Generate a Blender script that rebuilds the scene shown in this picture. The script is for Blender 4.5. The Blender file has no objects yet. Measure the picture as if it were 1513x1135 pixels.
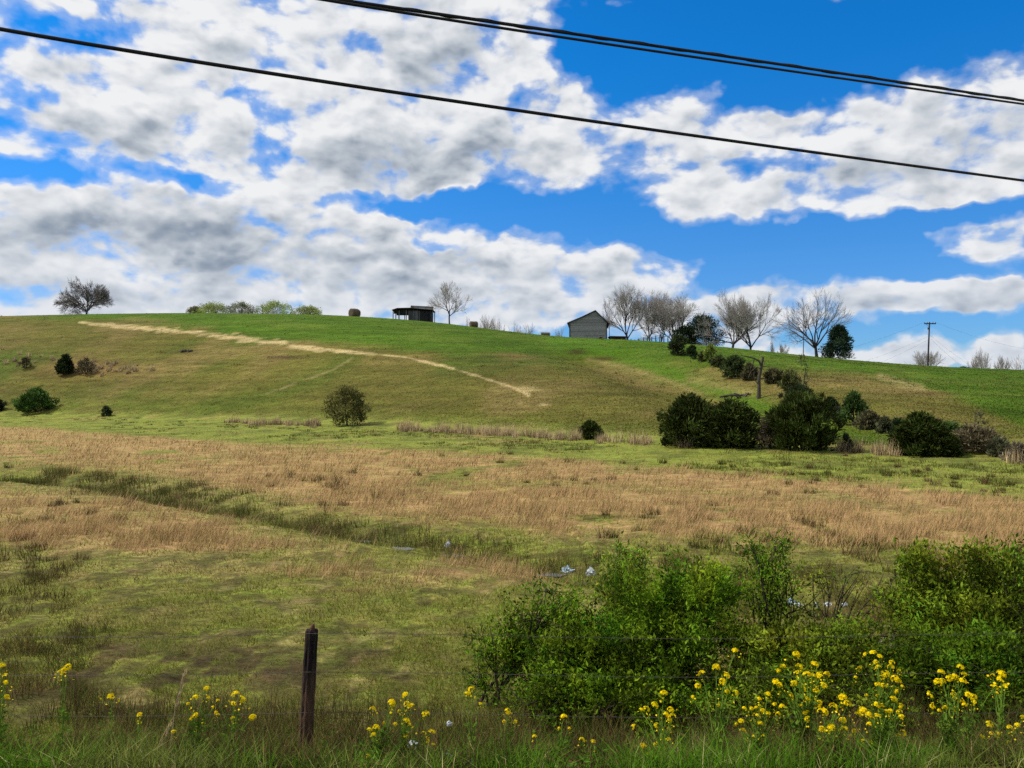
import bpy, math, random
import numpy as np
from math import radians, pi, sin, cos

SC = bpy.context.scene
COL = SC.collection
random.seed(7)
RNG = np.random.default_rng(11)

# ---------------------------------------------------------------- camera model
W, H, FPX = 1513.0, 1135.0, 1187.0
CAMZ = 3.2
PITCH = math.atan(17.5 / FPX)
CP, SP = cos(PITCH), sin(PITCH)


def ray(px, py):
    xn = (np.asarray(px, float) - W / 2) / FPX
    yn = (H / 2 - np.asarray(py, float)) / FPX
    return np.stack([xn, CP - yn * SP, SP + yn * CP], -1)


def to_px(x, y, z):
    dz = z - CAMZ
    f = np.maximum(y * CP + dz * SP, 0.05)
    up = -y * SP + dz * CP
    return W / 2 + FPX * x / f, H / 2 - FPX * up / f


def at_depth(px, py, d):
    return np.array([0, 0, CAMZ]) + ray(px, py) * d


def lin(r, g, b, k=1.0):
    def f(c):
        c = c / 255.0
        return c / 12.92 if c <= 0.04045 else ((c + 0.055) / 1.055) ** 2.4
    return np.array([f(r), f(g), f(b)]) * k


# ---------------------------------------------------------------- numpy noise
def _hash(ix, iy, seed):
    h = (ix.astype(np.int64) * 374761393 + iy.astype(np.int64) * 668265263 + seed * 974711) & 0x7FFFFFFF
    h = ((h ^ (h >> 13)) * 1274126177) & 0x7FFFFFFF
    h = (h ^ (h >> 16)) & 0xFFFFF
    return h / float(0xFFFFF)


def vnoise(x, y, seed=0):
    x = np.asarray(x, float); y = np.asarray(y, float)
    ix = np.floor(x); iy = np.floor(y)
    fx = x - ix; fy = y - iy
    fx = fx * fx * (3 - 2 * fx); fy = fy * fy * (3 - 2 * fy)
    a = _hash(ix, iy, seed); b = _hash(ix + 1, iy, seed)
    c = _hash(ix, iy + 1, seed); d = _hash(ix + 1, iy + 1, seed)
    return (a * (1 - fx) + b * fx) * (1 - fy) + (c * (1 - fx) + d * fx) * fy


def fbm(x, y, seed=0, octv=4):
    t = 0; a = 0.5; s = 0
    for k in range(octv):
        t = t + a * vnoise(x * 2 ** k + 17.3 * k, y * 2 ** k - 9.1 * k, seed + k); s += a; a *= 0.5
    return t / s


def sstep(a, b, x):
    t = np.clip((x - a) / (b - a), 0, 1)
    return t * t * (3 - 2 * t)


def polydist(px, py, pts):
    """distance in the same unit to an open polyline"""
    best = np.full(np.shape(px), 1e9)
    for (x0, y0), (x1, y1) in zip(pts[:-1], pts[1:]):
        dx, dy = x1 - x0, y1 - y0
        t = np.clip(((px - x0) * dx + (py - y0) * dy) / (dx * dx + dy * dy + 1e-9), 0, 1)
        best = np.minimum(best, np.hypot(px - x0 - t * dx, py - y0 - t * dy))
    return best


# ---------------------------------------------------------------- terrain
UT = np.linspace(-1.6, 1.6, 641)


def _tab(pairs, k=14):
    p = np.array(pairs, float)
    v = np.interp(UT, (p[:, 0] - W / 2) / FPX, p[:, 1])
    ker = np.exp(-0.5 * (np.arange(-3 * k, 3 * k + 1) / k) ** 2); ker /= ker.sum()
    return np.convolve(np.pad(v, 3 * k, mode='edge'), ker, mode='valid')


FOOT = 3.2 * FPX / (_tab([(-500, 612), (0, 619), (250, 623), (512, 629), (700, 640), (870, 651), (1045, 664), (1200, 672), (1363, 678), (1513, 688), (1900, 705)]) - 585)
CREST = _tab([(-500, 205), (0, 196), (500, 195), (840, 194), (1000, 186), (1100, 178), (1250, 170), (1373, 172), (1513, 168), (1900, 165)])
SKY = _tab([(-600, 480), (0, 467), (100, 464.5), (270, 462), (480, 464.5), (580, 470.5), (640, 475), (700, 483), (760, 491), (840, 499.5), (900, 500.5), (960, 503), (1000, 507), (1090, 514), (1200, 527), (1260, 532), (1370, 541), (1513, 547), (1900, 556)], 7)
ZC = (585 - SKY) / FPX * CREST + CAMZ
GULLY = None


def bank(y):
    return 1.6 * sstep(7.6, 2.4, y)


def hill(x, y):
    ys = np.maximum(y, 0.5)
    u = np.clip(x / ys, -1.6, 1.6)
    f = np.interp(u, UT, FOOT); c = np.interp(u, UT, CREST); zc = np.interp(u, UT, ZC)
    t = (ys - f) / (c - f)
    tt = (np.sqrt(t * t + 0.0025) + t) / 2
    s = 1 - np.clip(1 - tt, 0, 1) ** 1.6
    s = np.where(t < -0.3, 0, s)
    z = zc * s
    over = np.maximum(ys - c, 0)
    return z - 8 * (1 - np.exp(-(over / 70.0) ** 2)), t


DITCH_PX = [(-300, 680), (0, 702), (150, 715), (280, 737), (400, 757), (520, 782), (620, 796), (750, 816), (860, 843), (950, 858), (1170, 889), (1290, 894), (1500, 900), (1900, 930)]


def _flat_xy(p):
    r = ray(p[0], p[1]); t = CAMZ / -r[2]
    return (r[0] * t, r[1] * t)


DITCH = [_flat_xy(p) for p in DITCH_PX]


def terrain(x, y):
    x = np.asarray(x, float); y = np.asarray(y, float)
    z, t = hill(x, y)
    on = sstep(-0.02, 0.2, t)
    z = z + on * ((fbm(x / 26, y / 26, 3, 3) - 0.5) * 0.9 + (fbm(x / 3.0, y / 3.0, 5, 3) - 0.5) * 0.22)
    near = (1 - on)
    z = z + near * ((fbm(x / 5, y / 5, 8, 3) - 0.5) * 0.16 + (fbm(x / 0.7, y / 0.7, 9, 3) - 0.5) * 0.10 + (fbm(x / 0.28, y / 0.28, 10, 3) - 0.5) * 0.075 * sstep(40, 18, y))
    dd = polydist(x, y, DITCH)
    z = z - 0.28 * np.exp(-(dd / 0.9) ** 2) * near
    z = z + bank(y)
    if GULLY is not None:
        g = polydist(x, y, GULLY)
        z = z - 2.3 * np.exp(-(g / 6.5) ** 2) * on
    return z


def ground_px(px, py, dmax=260.0):
    """where the sight line through a pixel meets the ground"""
    r = ray(px, py)
    d = np.exp(np.linspace(math.log(3.0), math.log(dmax), 4000))
    P = r[None, :] * d[:, None] + np.array([0, 0, CAMZ])
    zz = terrain(P[:, 0], P[:, 1])
    hit = np.nonzero(zz > P[:, 2])[0]
    if len(hit) == 0:
        return None
    i = hit[0]
    return np.array([P[i, 0], P[i, 1], zz[i]])


# fit the crest so that the skyline stands where it should
for _ in range(3):
    yy = np.linspace(30, 260, 700)
    X = UT[:, None] * yy[None, :]
    Zt = terrain(X, np.broadcast_to(yy, X.shape))
    el = ((Zt - CAMZ) / yy[None, :])
    got = 585 - np.max(el, 1) * FPX
    ZC = ZC + (got - SKY) / FPX * CREST
_g = [ground_px(*p) for p in [(880, 520), (940, 533), (1000, 552), (1080, 583), (1150, 612), (1240, 643)]]
GULLY = [(p[0], p[1]) for p in _g if p is not None]


def spot(px, py, depth=None):
    """ground point below a pixel column; depth given for things at or beyond the crest"""
    if depth is None:
        p = ground_px(px, py)
        if p is not None:
            return p
        depth = 190.0
    x = (px - W / 2) / FPX * depth
    return np.array([x, depth, float(terrain(np.array([x]), np.array([depth]))[0])])


# ---------------------------------------------------------------- mesh helpers
class Geo:
    def __init__(s):
        s.V = []; s.F = {3: [], 4: []}; s.C = []; s.n = 0

    def add(s, V, F, C=None):
        V = np.asarray(V, float).reshape(-1, 3)
        F = np.asarray(F, np.int64)
        if len(F):
            s.F[F.shape[1]].append(F + s.n)
        s.V.append(V)
        if C is None:
            C = np.ones((len(V), 3)) * 0.5
        C = np.asarray(C, float)
        if C.ndim == 1:
            C = np.broadcast_to(C, (len(V), 3))
        s.C.append(C)
        s.n += len(V)
        return s

    def mesh(s, name, mat, smooth=False):
        me = bpy.data.meshes.new(name)
        V = np.concatenate(s.V) if s.V else np.zeros((0, 3))
        f3 = np.concatenate(s.F[3]) if s.F[3] else np.zeros((0, 3), np.int64)
        f4 = np.concatenate(s.F[4]) if s.F[4] else np.zeros((0, 4), np.int64)
        me.vertices.add(len(V)); me.vertices.foreach_set('co', V.astype(np.float32).ravel())
        loops = np.concatenate([f3.ravel(), f4.ravel()]).astype(np.int32)
        me.loops.add(len(loops)); me.loops.foreach_set('vertex_index', loops)
        st = np.concatenate([np.arange(len(f3)) * 3, len(f3) * 3 + np.arange(len(f4)) * 4]).astype(np.int32)
        me.polygons.add(len(st)); me.polygons.foreach_set('loop_start', st)
        me.polygons.foreach_set('use_smooth', np.full(len(st), smooth, bool))
        C = np.concatenate(s.C) if s.C else np.zeros((0, 3))
        at = me.color_attributes.new('Col', 'FLOAT_COLOR', 'POINT')
        at.data.foreach_set('color', np.concatenate([C, np.ones((len(C), 1))], 1).astype(np.float32).ravel())
        me.materials.append(mat)
        me.update(calc_edges=True)
        return me

    def build(s, name, mat, parent=None, smooth=False, loc=None):
        o = bpy.data.objects.new(name, s.mesh(name, mat, smooth))
        COL.objects.link(o)
        if parent is not None:
            o.parent = parent
        if loc is not None:
            o.location = loc
        return o


def tag(o, label=None, cat=None, group=None, kind=None):
    if label: o['label'] = label
    if cat: o['category'] = cat
    if group: o['group'] = group
    if kind: o['kind'] = kind
    return o


def thing(name, label, cat, loc, rz=0.0, group=None):
    o = bpy.data.objects.new(name, None)
    o.empty_display_size = 0.2
    COL.objects.link(o)
    o.location = [float(v) for v in loc]; o.rotation_euler = (0, 0, rz)
    return tag(o, label, cat, group)


BOXF = [(0, 3, 2, 1), (4, 5, 6, 7), (0, 1, 5, 4), (1, 2, 6, 5), (2, 3, 7, 6), (3, 0, 4, 7)]


def box(g, x0, x1, y0, y1, z0, z1, c=None):
    g.add([(x0, y0, z0), (x1, y0, z0), (x1, y1, z0), (x0, y1, z0), (x0, y0, z1), (x1, y0, z1), (x1, y1, z1), (x0, y1, z1)], BOXF, c)
    return g


def prism(g, prof, y0, y1, c=None):
    """profile in x,z extruded along y"""
    n = len(prof)
    V = [(x, y0, z) for x, z in prof] + [(x, y1, z) for x, z in prof]
    g.add(V, [(i, (i + 1) % n, n + (i + 1) % n, n + i) for i in range(n)], c)
    b = len(V)
    for yy, o in ((y0, 1), (y1, -1)):
        cx = sum(p[0] for p in prof) / n; cz = sum(p[1] for p in prof) / n
        VV = [(x, yy, z) for x, z in prof] + [(cx, yy, cz)]
        g.add(VV, [(i, (i + 1) % n, n)[::o] for i in range(n)], c)
    return g


def tubes(pts, rad, m, close=False):
    pts = np.asarray(pts, float); rad = np.asarray(rad, float)
    N, K = rad.shape
    T = np.gradient(pts, axis=1)
    T /= np.linalg.norm(T, axis=2, keepdims=True) + 1e-9
    T0 = T.mean(1); T0 /= np.linalg.norm(T0, axis=1, keepdims=True) + 1e-9
    ref = np.where(np.abs(T0[:, 2:3]) > 0.8, np.array([[1.0, 0, 0]]), np.array([[0, 0, 1.0]]))[:, None, :]
    A = np.cross(T, np.broadcast_to(ref, T.shape)); A /= np.linalg.norm(A, axis=2, keepdims=True) + 1e-9
    B = np.cross(T, A)
    th = np.arange(m) * 2 * pi / m
    V = pts[:, :, None, :] + rad[:, :, None, None] * (A[:, :, None, :] * np.cos(th)[None, None, :, None] + B[:, :, None, :] * np.sin(th)[None, None, :, None])
    idx = np.arange(N * K * m).reshape(N, K, m)
    a = idx[:, :-1, :]; b = np.roll(idx, -1, 2)[:, :-1, :]; c = np.roll(idx, -1, 2)[:, 1:, :]; d = idx[:, 1:, :]
    F = np.stack([a, b, c, d], -1).reshape(-1, 4)
    return V.reshape(-1, 3), F


def unit(v):
    return v / (np.linalg.norm(v, axis=-1, keepdims=True) + 1e-9)


def rdir(n, rng):
    return unit(rng.normal(size=(n, 3)))


def cards(P, D, L, Wd, rng):
    """diamond leaves: long axis D, random roll"""
    n = len(P)
    D = unit(D)
    S = unit(np.cross(D, rdir(n, rng)))
    Nn = np.cross(D, S)
    L = np.broadcast_to(L, (n,))[:, None]; Wd = np.broadcast_to(Wd, (n,))[:, None]
    mid = P + D * L * 0.45 + Nn * L * 0.06
    V = np.stack([P, mid + S * Wd * 0.5, P + D * L, mid - S * Wd * 0.5], 1)
    return V.reshape(-1, 3), np.arange(n * 4).reshape(n, 4)


def blades(P, h, w, lean, rng, segs=1, wind=None):
    """tapered grass blades"""
    n = len(P)
    az = rng.uniform(0, 2 * pi, n); la = rng.uniform(0, 2 * pi, n) if wind is None else rng.normal(wind, 1.0, n)
    sx = np.stack([np.cos(az), np.sin(az), np.zeros(n)], 1) * (np.broadcast_to(w, (n,)) * 0.5)[:, None]
    ld = np.stack([np.cos(la), np.sin(la), np.zeros(n)], 1) * (np.broadcast_to(lean, (n,)) * h)[:, None]
    up = np.array([0, 0, 1.0])[None] * np.broadcast_to(h, (n,))[:, None]
    if segs == 1:
        V = np.stack([P - sx, P + sx, P + up + ld], 1)
        return V.reshape(-1, 3), np.arange(n * 3).reshape(n, 3), None
    m = P + up * 0.55 + ld * 0.3
    V = np.stack([P - sx, P + sx, m - sx * 0.75, m + sx * 0.75, P + up * 0.97 + ld], 1).reshape(-1, 3)
    b = np.arange(n)[:, None] * 5
    return V, b + np.array([[0, 1, 3, 2]]), b + np.array([[2, 3, 4]])


# ---------------------------------------------------------------- materials
def mat_new(name):
    m = bpy.data.materials.new(name); m.use_nodes = True
    nt = m.node_tree; nt.nodes.clear()
    out = nt.nodes.new('ShaderNodeOutputMaterial')
    return m, nt, out


def leaf_mat(name, trans=0.3, tint=(1, 1, 1), var=0.25, scale=8.0, upn=0.0):
    m, nt, out = mat_new(name)
    N = nt.nodes.new; L = nt.links.new
    at = N('ShaderNodeAttribute'); at.attribute_name = 'Col'
    geo = N('ShaderNodeNewGeometry')
    nz = N('ShaderNodeTexNoise'); nz.inputs['Scale'].default_value = scale; nz.inputs['Detail'].default_value = 3
    L(geo.outputs['Position'], nz.inputs['Vector'])
    mp = N('ShaderNodeMapRange'); mp.inputs[3].default_value = 1 - var; mp.inputs[4].default_value = 1 + var
    mp.inputs[1].default_value = 0.3; mp.inputs[2].default_value = 0.7
    L(nz.outputs['Fac'], mp.inputs[0])
    mul = N('ShaderNodeMix'); mul.data_type = 'RGBA'; mul.blend_type = 'MULTIPLY'; mul.inputs[0].default_value = 1
    L(at.outputs['Color'], mul.inputs[6]); L(mp.outputs[0], mul.inputs[7])
    d = N('ShaderNodeBsdfPrincipled'); d.inputs['Roughness'].default_value = 0.75
    d.inputs['Specular IOR Level'].default_value = 0.04
    L(mul.outputs[2], d.inputs['Base Color'])
    t = N('ShaderNodeBsdfTranslucent'); L(mul.outputs[2], t.inputs['Color'])
    if upn > 0:      # blades in a sward take light like the sward's surface
        vm = N('ShaderNodeVectorMath'); vm.operation = 'MULTIPLY_ADD'; L(geo.outputs['Normal'], vm.inputs[0])
        vm.inputs[1].default_value = (1 - upn,) * 3; vm.inputs[2].default_value = (0, 0, upn)
        nm = N('ShaderNodeVectorMath'); nm.operation = 'NORMALIZE'; L(vm.outputs[0], nm.inputs[0])
        L(nm.outputs[0], d.inputs['Normal'])
    mx = N('ShaderNodeMixShader'); mx.inputs[0].default_value = trans
    L(d.outputs[0], mx.inputs[1]); L(t.outputs[0], mx.inputs[2]); L(mx.outputs[0], out.inputs[0])
    return m


def rough_mat(name, c1, c2, scale=6.0, rough=0.85, stretch=(1, 1, 1), bump=0.3, detail=6, metal=0.0, coord='Object', c3=None, s3=1.0):
    m, nt, out = mat_new(name)
    N = nt.nodes.new; L = nt.links.new
    tc = N('ShaderNodeTexCoord'); mp = N('ShaderNodeMapping'); mp.inputs['Scale'].default_value = stretch
    L(tc.outputs[coord], mp.inputs[0])
    nz = N('ShaderNodeTexNoise'); nz.inputs['Scale'].default_value = scale; nz.inputs['Detail'].default_value = detail
    nz.inputs['Roughness'].default_value = 0.65
    L(mp.outputs[0], nz.inputs['Vector'])
    rp = N('ShaderNodeValToRGB'); rp.color_ramp.elements[0].position = 0.3; rp.color_ramp.elements[1].position = 0.7
    rp.color_ramp.elements[0].color = (*c1, 1); rp.color_ramp.elements[1].color = (*c2, 1)
    L(nz.outputs['Fac'], rp.inputs[0])
    col = rp.outputs[0]
    if c3 is not None:
        n2 = N('ShaderNodeTexNoise'); n2.inputs['Scale'].default_value = s3; n2.inputs['Detail'].default_value = 4
        L(tc.outputs[coord], n2.inputs['Vector'])
        r2 = N('ShaderNodeMapRange'); r2.inputs[1].default_value = 0.5; r2.inputs[2].default_value = 0.62
        L(n2.outputs['Fac'], r2.inputs[0])
        mx = N('ShaderNodeMix'); mx.data_type = 'RGBA'; L(r2.outputs[0], mx.inputs[0]); L(col, mx.inputs[6])
        mx.inputs[7].default_value = (*c3, 1); col = mx.outputs[2]
    b = N('ShaderNodeBsdfPrincipled'); b.inputs['Roughness'].default_value = rough; b.inputs['Metallic'].default_value = metal
    b.inputs['Specular IOR Level'].default_value = 0.25
    L(col, b.inputs['Base Color'])
    bp = N('ShaderNodeBump'); bp.inputs['Strength'].default_value = bump; bp.inputs['Distance'].default_value = 0.03
    L(nz.outputs['Fac'], bp.inputs['Height']); L(bp.outputs[0], b.inputs['Normal'])
    L(b.outputs[0], out.inputs[0])
    return m


def board_mat(name, c1, c2, axis='Z', width=0.22):
    """weathered boards: gaps and per-board tone across one axis"""
    m, nt, out = mat_new(name)
    N = nt.nodes.new; L = nt.links.new
    tc = N('ShaderNodeTexCoord'); sp = N('ShaderNodeSeparateXYZ'); L(tc.outputs['Object'], sp.inputs[0])
    dv = N('ShaderNodeMath'); dv.operation = 'DIVIDE'; dv.inputs[1].default_value = width
    L(sp.outputs[axis], dv.inputs[0])
    fr = N('ShaderNodeMath'); fr.operation = 'FRACT'; L(dv.outputs[0], fr.inputs[0])
    fl = N('ShaderNodeMath'); fl.operation = 'FLOOR'; L(dv.outputs[0], fl.inputs[0])
    wn = N('ShaderNodeTexWhiteNoise'); wn.noise_dimensions = '1D'; L(fl.outputs[0], wn.inputs['W'])
    gap = N('ShaderNodeMath'); gap.operation = 'GREATER_THAN'; gap.inputs[1].default_value = 0.12; L(fr.outputs[0], gap.inputs[0])
    nz = N('ShaderNodeTexNoise'); nz.inputs['Scale'].default_value = 1.6; nz.inputs['Detail'].default_value = 6
    mp = N('ShaderNodeMapping'); mp.inputs['Scale'].default_value = (1, 1, 4) if axis == 'Z' else (5, 1, 0.6)
    L(tc.outputs['Object'], mp.inputs[0]); L(mp.outputs[0], nz.inputs['Vector'])
    av = N('ShaderNodeMath'); av.operation = 'MULTIPLY_ADD'; L(wn.outputs['Value'], av.inputs[0]); av.inputs[1].default_value = 0.5
    h = N('ShaderNodeMath'); h.operation = 'SUBTRACT'; h.inputs[1].default_value = 0.22; L(nz.outputs['Fac'], h.inputs[0])
    L(h.outputs[0], av.inputs[2])
    rp = N('ShaderNodeValToRGB'); rp.color_ramp.elements[0].position = 0.2; rp.color_ramp.elements[1].position = 0.85
    rp.color_ramp.elements[0].color = (*c1, 1); rp.color_ramp.elements[1].color = (*c2, 1)
    L(av.outputs[0], rp.inputs[0])
    mx = N('ShaderNodeMix'); mx.data_type = 'RGBA'; L(gap.outputs[0], mx.inputs[0])
    mx.inputs[6].default_value = (c1[0] * .4, c1[1] * .4, c1[2] * .4, 1); L(rp.outputs[0], mx.inputs[7])
    b = N('ShaderNodeBsdfPrincipled'); b.inputs['Roughness'].default_value = 0.9; b.inputs['Specular IOR Level'].default_value = 0.15
    L(mx.outputs[2], b.inputs['Base Color']); L(b.outputs[0], out.inputs[0])
    return m


def ground_mat():
    m, nt, out = mat_new('pasture')
    N = nt.nodes.new; L = nt.links.new
    at = N('ShaderNodeAttribute'); at.attribute_name = 'Col'
    tc = N('ShaderNodeTexCoord')
    cur = at.outputs['Color']
    cam_d = None
    # tone variation at several real sizes; fibres stretched across the slope
    for sc, st, lo, hi, det in ((0.9, (0.55, 1.3, 1), 0.70, 1.32, 8), (6.0, (0.6, 1.3, 1), 0.62, 1.42, 6), (26.0, (0.8, 1, 1), 0.62, 1.42, 4)):
        mp = N('ShaderNodeMapping'); mp.inputs['Scale'].default_value = st; L(tc.outputs['Object'], mp.inputs[0])
        nz = N('ShaderNodeTexNoise'); nz.inputs['Scale'].default_value = sc; nz.inputs['Detail'].default_value = det
        nz.inputs['Roughness'].default_value = 0.7
        L(mp.outputs[0], nz.inputs['Vector'])
        mr = N('ShaderNodeMapRange'); mr.inputs[1].default_value = 0.33; mr.inputs[2].default_value = 0.67
        mr.inputs[3].default_value = lo; mr.inputs[4].default_value = hi
        L(nz.outputs['Fac'], mr.inputs[0])
        mul = N('ShaderNodeMix'); mul.data_type = 'RGBA'; mul.blend_type = 'MULTIPLY'; mul.inputs[0].default_value = 1
        L(cur, mul.inputs[6]); L(mr.outputs[0], mul.inputs[7]); cur = mul.outputs[2]
        last = nz
    # hue drift between straw and green
    nz = N('ShaderNodeTexNoise'); nz.inputs['Scale'].default_value = 1.7; nz.inputs['Detail'].default_value = 9; nz.inputs['Roughness'].default_value = 0.75
    L(tc.outputs['Object'], nz.inputs['Vector'])
    mr = N('ShaderNodeMapRange'); mr.inputs[1].default_value = 0.35; mr.inputs[2].default_value = 0.65; L(nz.outputs['Fac'], mr.inputs[0])
    tint = N('ShaderNodeMix'); tint.data_type = 'RGBA'; L(mr.outputs[0], tint.inputs[0])
    tint.inputs[6].default_value = (0.88, 1.05, 0.8, 1); tint.inputs[7].default_value = (1.18, 0.97, 1.2, 1)
    mul = N('ShaderNodeMix'); mul.data_type = 'RGBA'; mul.blend_type = 'MULTIPLY'; mul.inputs[0].default_value = 1
    L(cur, mul.inputs[6]); L(tint.outputs[2], mul.inputs[7]); cur = mul.outputs[2]
    b = N('ShaderNodeBsdfPrincipled'); b.inputs['Roughness'].default_value = 0.95; b.inputs['Specular IOR Level'].default_value = 0.05
    L(cur, b.inputs['Base Color'])
    bp = N('ShaderNodeBump'); bp.inputs['Strength'].default_value = 0.5; bp.inputs['Distance'].default_value = 0.12
    L(nz.outputs['Fac'], bp.inputs['Height']); L(bp.outputs[0], b.inputs['Normal'])
    L(b.outputs[0], out.inputs[0])
    return m


M_GROUND = ground_mat()
M_GRASS = leaf_mat('grass_blades', 0.22, var=0.25, scale=2.0, upn=0.78)
M_LEAF = leaf_mat('shrub_leaves', 0.30, var=0.35, scale=4.0, upn=0.35)
M_CEDAR = leaf_mat('cedar_sprays', 0.10, var=0.35, scale=3.0, upn=0.2)
M_PETAL = leaf_mat('yellow_petals', 0.35, var=0.08, scale=40.0)
M_BARK = rough_mat('dark_bark', (.018, .014, .015), (.06, .048, .045), 8, stretch=(1, 1, .25))
M_TWIG = rough_mat('pale_twigs', (.22, .19, .165), (.50, .455, .40), 1.5)
M_TWIGD = rough_mat('grey_twigs', (.10, .086, .078), (.25, .22, .195), 1.5)
M_STEM = rough_mat('brown_stems', (.02, .015, .010), (.06, .045, .028), 20)
M_DEAD = rough_mat('dead_wood', (.03, .024, .018), (.11, .09, .065), 5, stretch=(1, 1, .3))
M_BARN = board_mat('grey_barn_boards', (.16, .148, .145), (.37, .35, .335), 'Z', 0.24)
M_DARKB = board_mat('dark_shed_boards', (.008, .008, .010), (.035, .033, .034), 'X', 0.3)
M_GREYB = board_mat('weathered_shed_boards', (.04, .04, .042), (.16, .155, .15), 'X', 0.28)
M_BROWNB = board_mat('brown_boards', (.03, .017, .012), (.10, .06, .045), 'X', 0.25)
M_ROOFD = rough_mat('dark_metal_roof', (.018, .014, .016), (.06, .05, .05), 3, rough=.7)
M_ROOFG = rough_mat('weathered_tin_roof', (.12, .125, .11), (.28, .28, .25), 3, rough=.6, stretch=(4, .4, 1), c3=(.16, .10, .07), s3=.8)
M_POSTW = rough_mat('pale_post_wood', (.09, .08, .06), (.22, .20, .15), 6, stretch=(1, 1, .2))
M_HAY = rough_mat('old_hay', (.05, .035, .022), (.16, .115, .07), 5, stretch=(1, 1, 1), bump=.8)
M_WHITE = rough_mat('white_plastic', (.55, .6, .62), (.82, .84, .85), 14, rough=.5, bump=.2)
M_BLUEW = rough_mat('pale_blue_plastic', (.40, .55, .66), (.68, .80, .86), 14, rough=.45, bump=.2)
M_ROCK = rough_mat('pale_rock', (.10, .09, .07), (.30, .27, .22), 9, bump=.8)
M_CABLE = rough_mat('black_cable', (.006, .006, .007), (.014, .013, .014), 30, rough=.6, bump=.05)
M_POLE = rough_mat('utility_pole_wood', (.02, .018, .025), (.06, .05, .055), 4, stretch=(1, 1, .2))
M_INS = rough_mat('insulator_glaze', (.05, .06, .08), (.10, .11, .14), 20, rough=.3)
M_WIRE = rough_mat('rusty_fence_wire', (.05, .042, .03), (.10, .085, .06), 30, rough=.6, bump=.05)
M_RUST = rough_mat('rusty_iron', (.05, .02, .012), (.14, .065, .04), 5)


def water_mat():
    m, nt, out = mat_new('muddy_water')
    N = nt.nodes.new; L = nt.links.new
    b = N('ShaderNodeBsdfPrincipled'); b.inputs['Base Color'].default_value = (.16, .15, .12, 1); b.inputs['Roughness'].default_value = 0.12
    nz = N('ShaderNodeTexNoise'); nz.inputs['Scale'].default_value = 9; nz.inputs['Detail'].default_value = 4
    bp = N('ShaderNodeBump'); bp.inputs['Strength'].default_value = 0.15; bp.inputs['Distance'].default_value = 0.02
    L(nz.outputs['Fac'], bp.inputs['Height']); L(bp.outputs[0], b.inputs['Normal']); L(b.outputs[0], out.inputs[0])
    return m


M_WATER = water_mat()


def post_mat():
    m, nt, out = mat_new('creosoted_post')
    N = nt.nodes.new; L = nt.links.new
    tc = N('ShaderNodeTexCoord'); mp = N('ShaderNodeMapping'); mp.inputs['Scale'].default_value = (9, 9, 1.2); L(tc.outputs['Object'], mp.inputs[0])
    nz = N('ShaderNodeTexNoise'); nz.inputs['Scale'].default_value = 4; nz.inputs['Detail'].default_value = 8; nz.inputs['Roughness'].default_value = .7
    L(mp.outputs[0], nz.inputs['Vector'])
    sp = N('ShaderNodeSeparateXYZ'); L(tc.outputs['Object'], sp.inputs[0])
    hr = N('ShaderNodeMapRange'); hr.inputs[1].default_value = .55; hr.inputs[2].default_value = .85; L(sp.outputs['Z'], hr.inputs[0])
    ad = N('ShaderNodeMath'); ad.operation = 'MULTIPLY_ADD'; ad.inputs[1].default_value = -.30; L(hr.outputs[0], ad.inputs[0]); L(nz.outputs['Fac'], ad.inputs[2])
    rp = N('ShaderNodeValToRGB'); e = rp.color_ramp.elements
    e[0].position = .12; e[0].color = (.006, .006, .008, 1); e[1].position = .62; e[1].color = (.13, .072, .045, 1)
    e2 = rp.color_ramp.elements.new(.38); e2.color = (.05, .03, .021, 1)
    L(ad.outputs[0], rp.inputs[0])
    b = N('ShaderNodeBsdfPrincipled'); b.inputs['Roughness'].default_value = .9; b.inputs['Specular IOR Level'].default_value = .15
    L(rp.outputs[0], b.inputs['Base Color'])
    bp = N('ShaderNodeBump'); bp.inputs['Strength'].default_value = .9; bp.inputs['Distance'].default_value = .012
    L(nz.outputs['Fac'], bp.inputs['Height']); L(bp.outputs[0], b.inputs['Normal']); L(b.outputs[0], out.inputs[0])
    return m


M_POST = post_mat()

# ---------------------------------------------------------------- camera, sun, sky
cam = bpy.data.cameras.new('camera'); cam.sensor_width = 36; cam.lens = 36 * FPX / W; cam.clip_end = 8000; cam.clip_start = 0.05
co = bpy.data.objects.new('camera', cam); COL.objects.link(co)
co.location = (0, 0, CAMZ); co.rotation_euler = (pi / 2 + PITCH, 0, 0)
SC.camera = co

SUN_EL, SUN_AZ = radians(50), radians(-80)      # azimuth from +Y towards +X
sv = np.array([sin(SUN_AZ) * cos(SUN_EL), cos(SUN_AZ) * cos(SUN_EL), sin(SUN_EL)])
sl = bpy.data.lights.new('sun', 'SUN'); sl.energy = 4.3; sl.angle = radians(0.6); sl.color = (1, .95, .86)
so = bpy.data.objects.new('sun', sl); COL.objects.link(so)
from mathutils import Vector
so.rotation_euler = Vector(sv).to_track_quat('Z', 'Y').to_euler(); so.location = (-40, 40, 90)

world = bpy.data.worlds.new('World'); SC.world = world; world.use_nodes = True
wt = world.node_tree; wt.nodes.clear()


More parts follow.
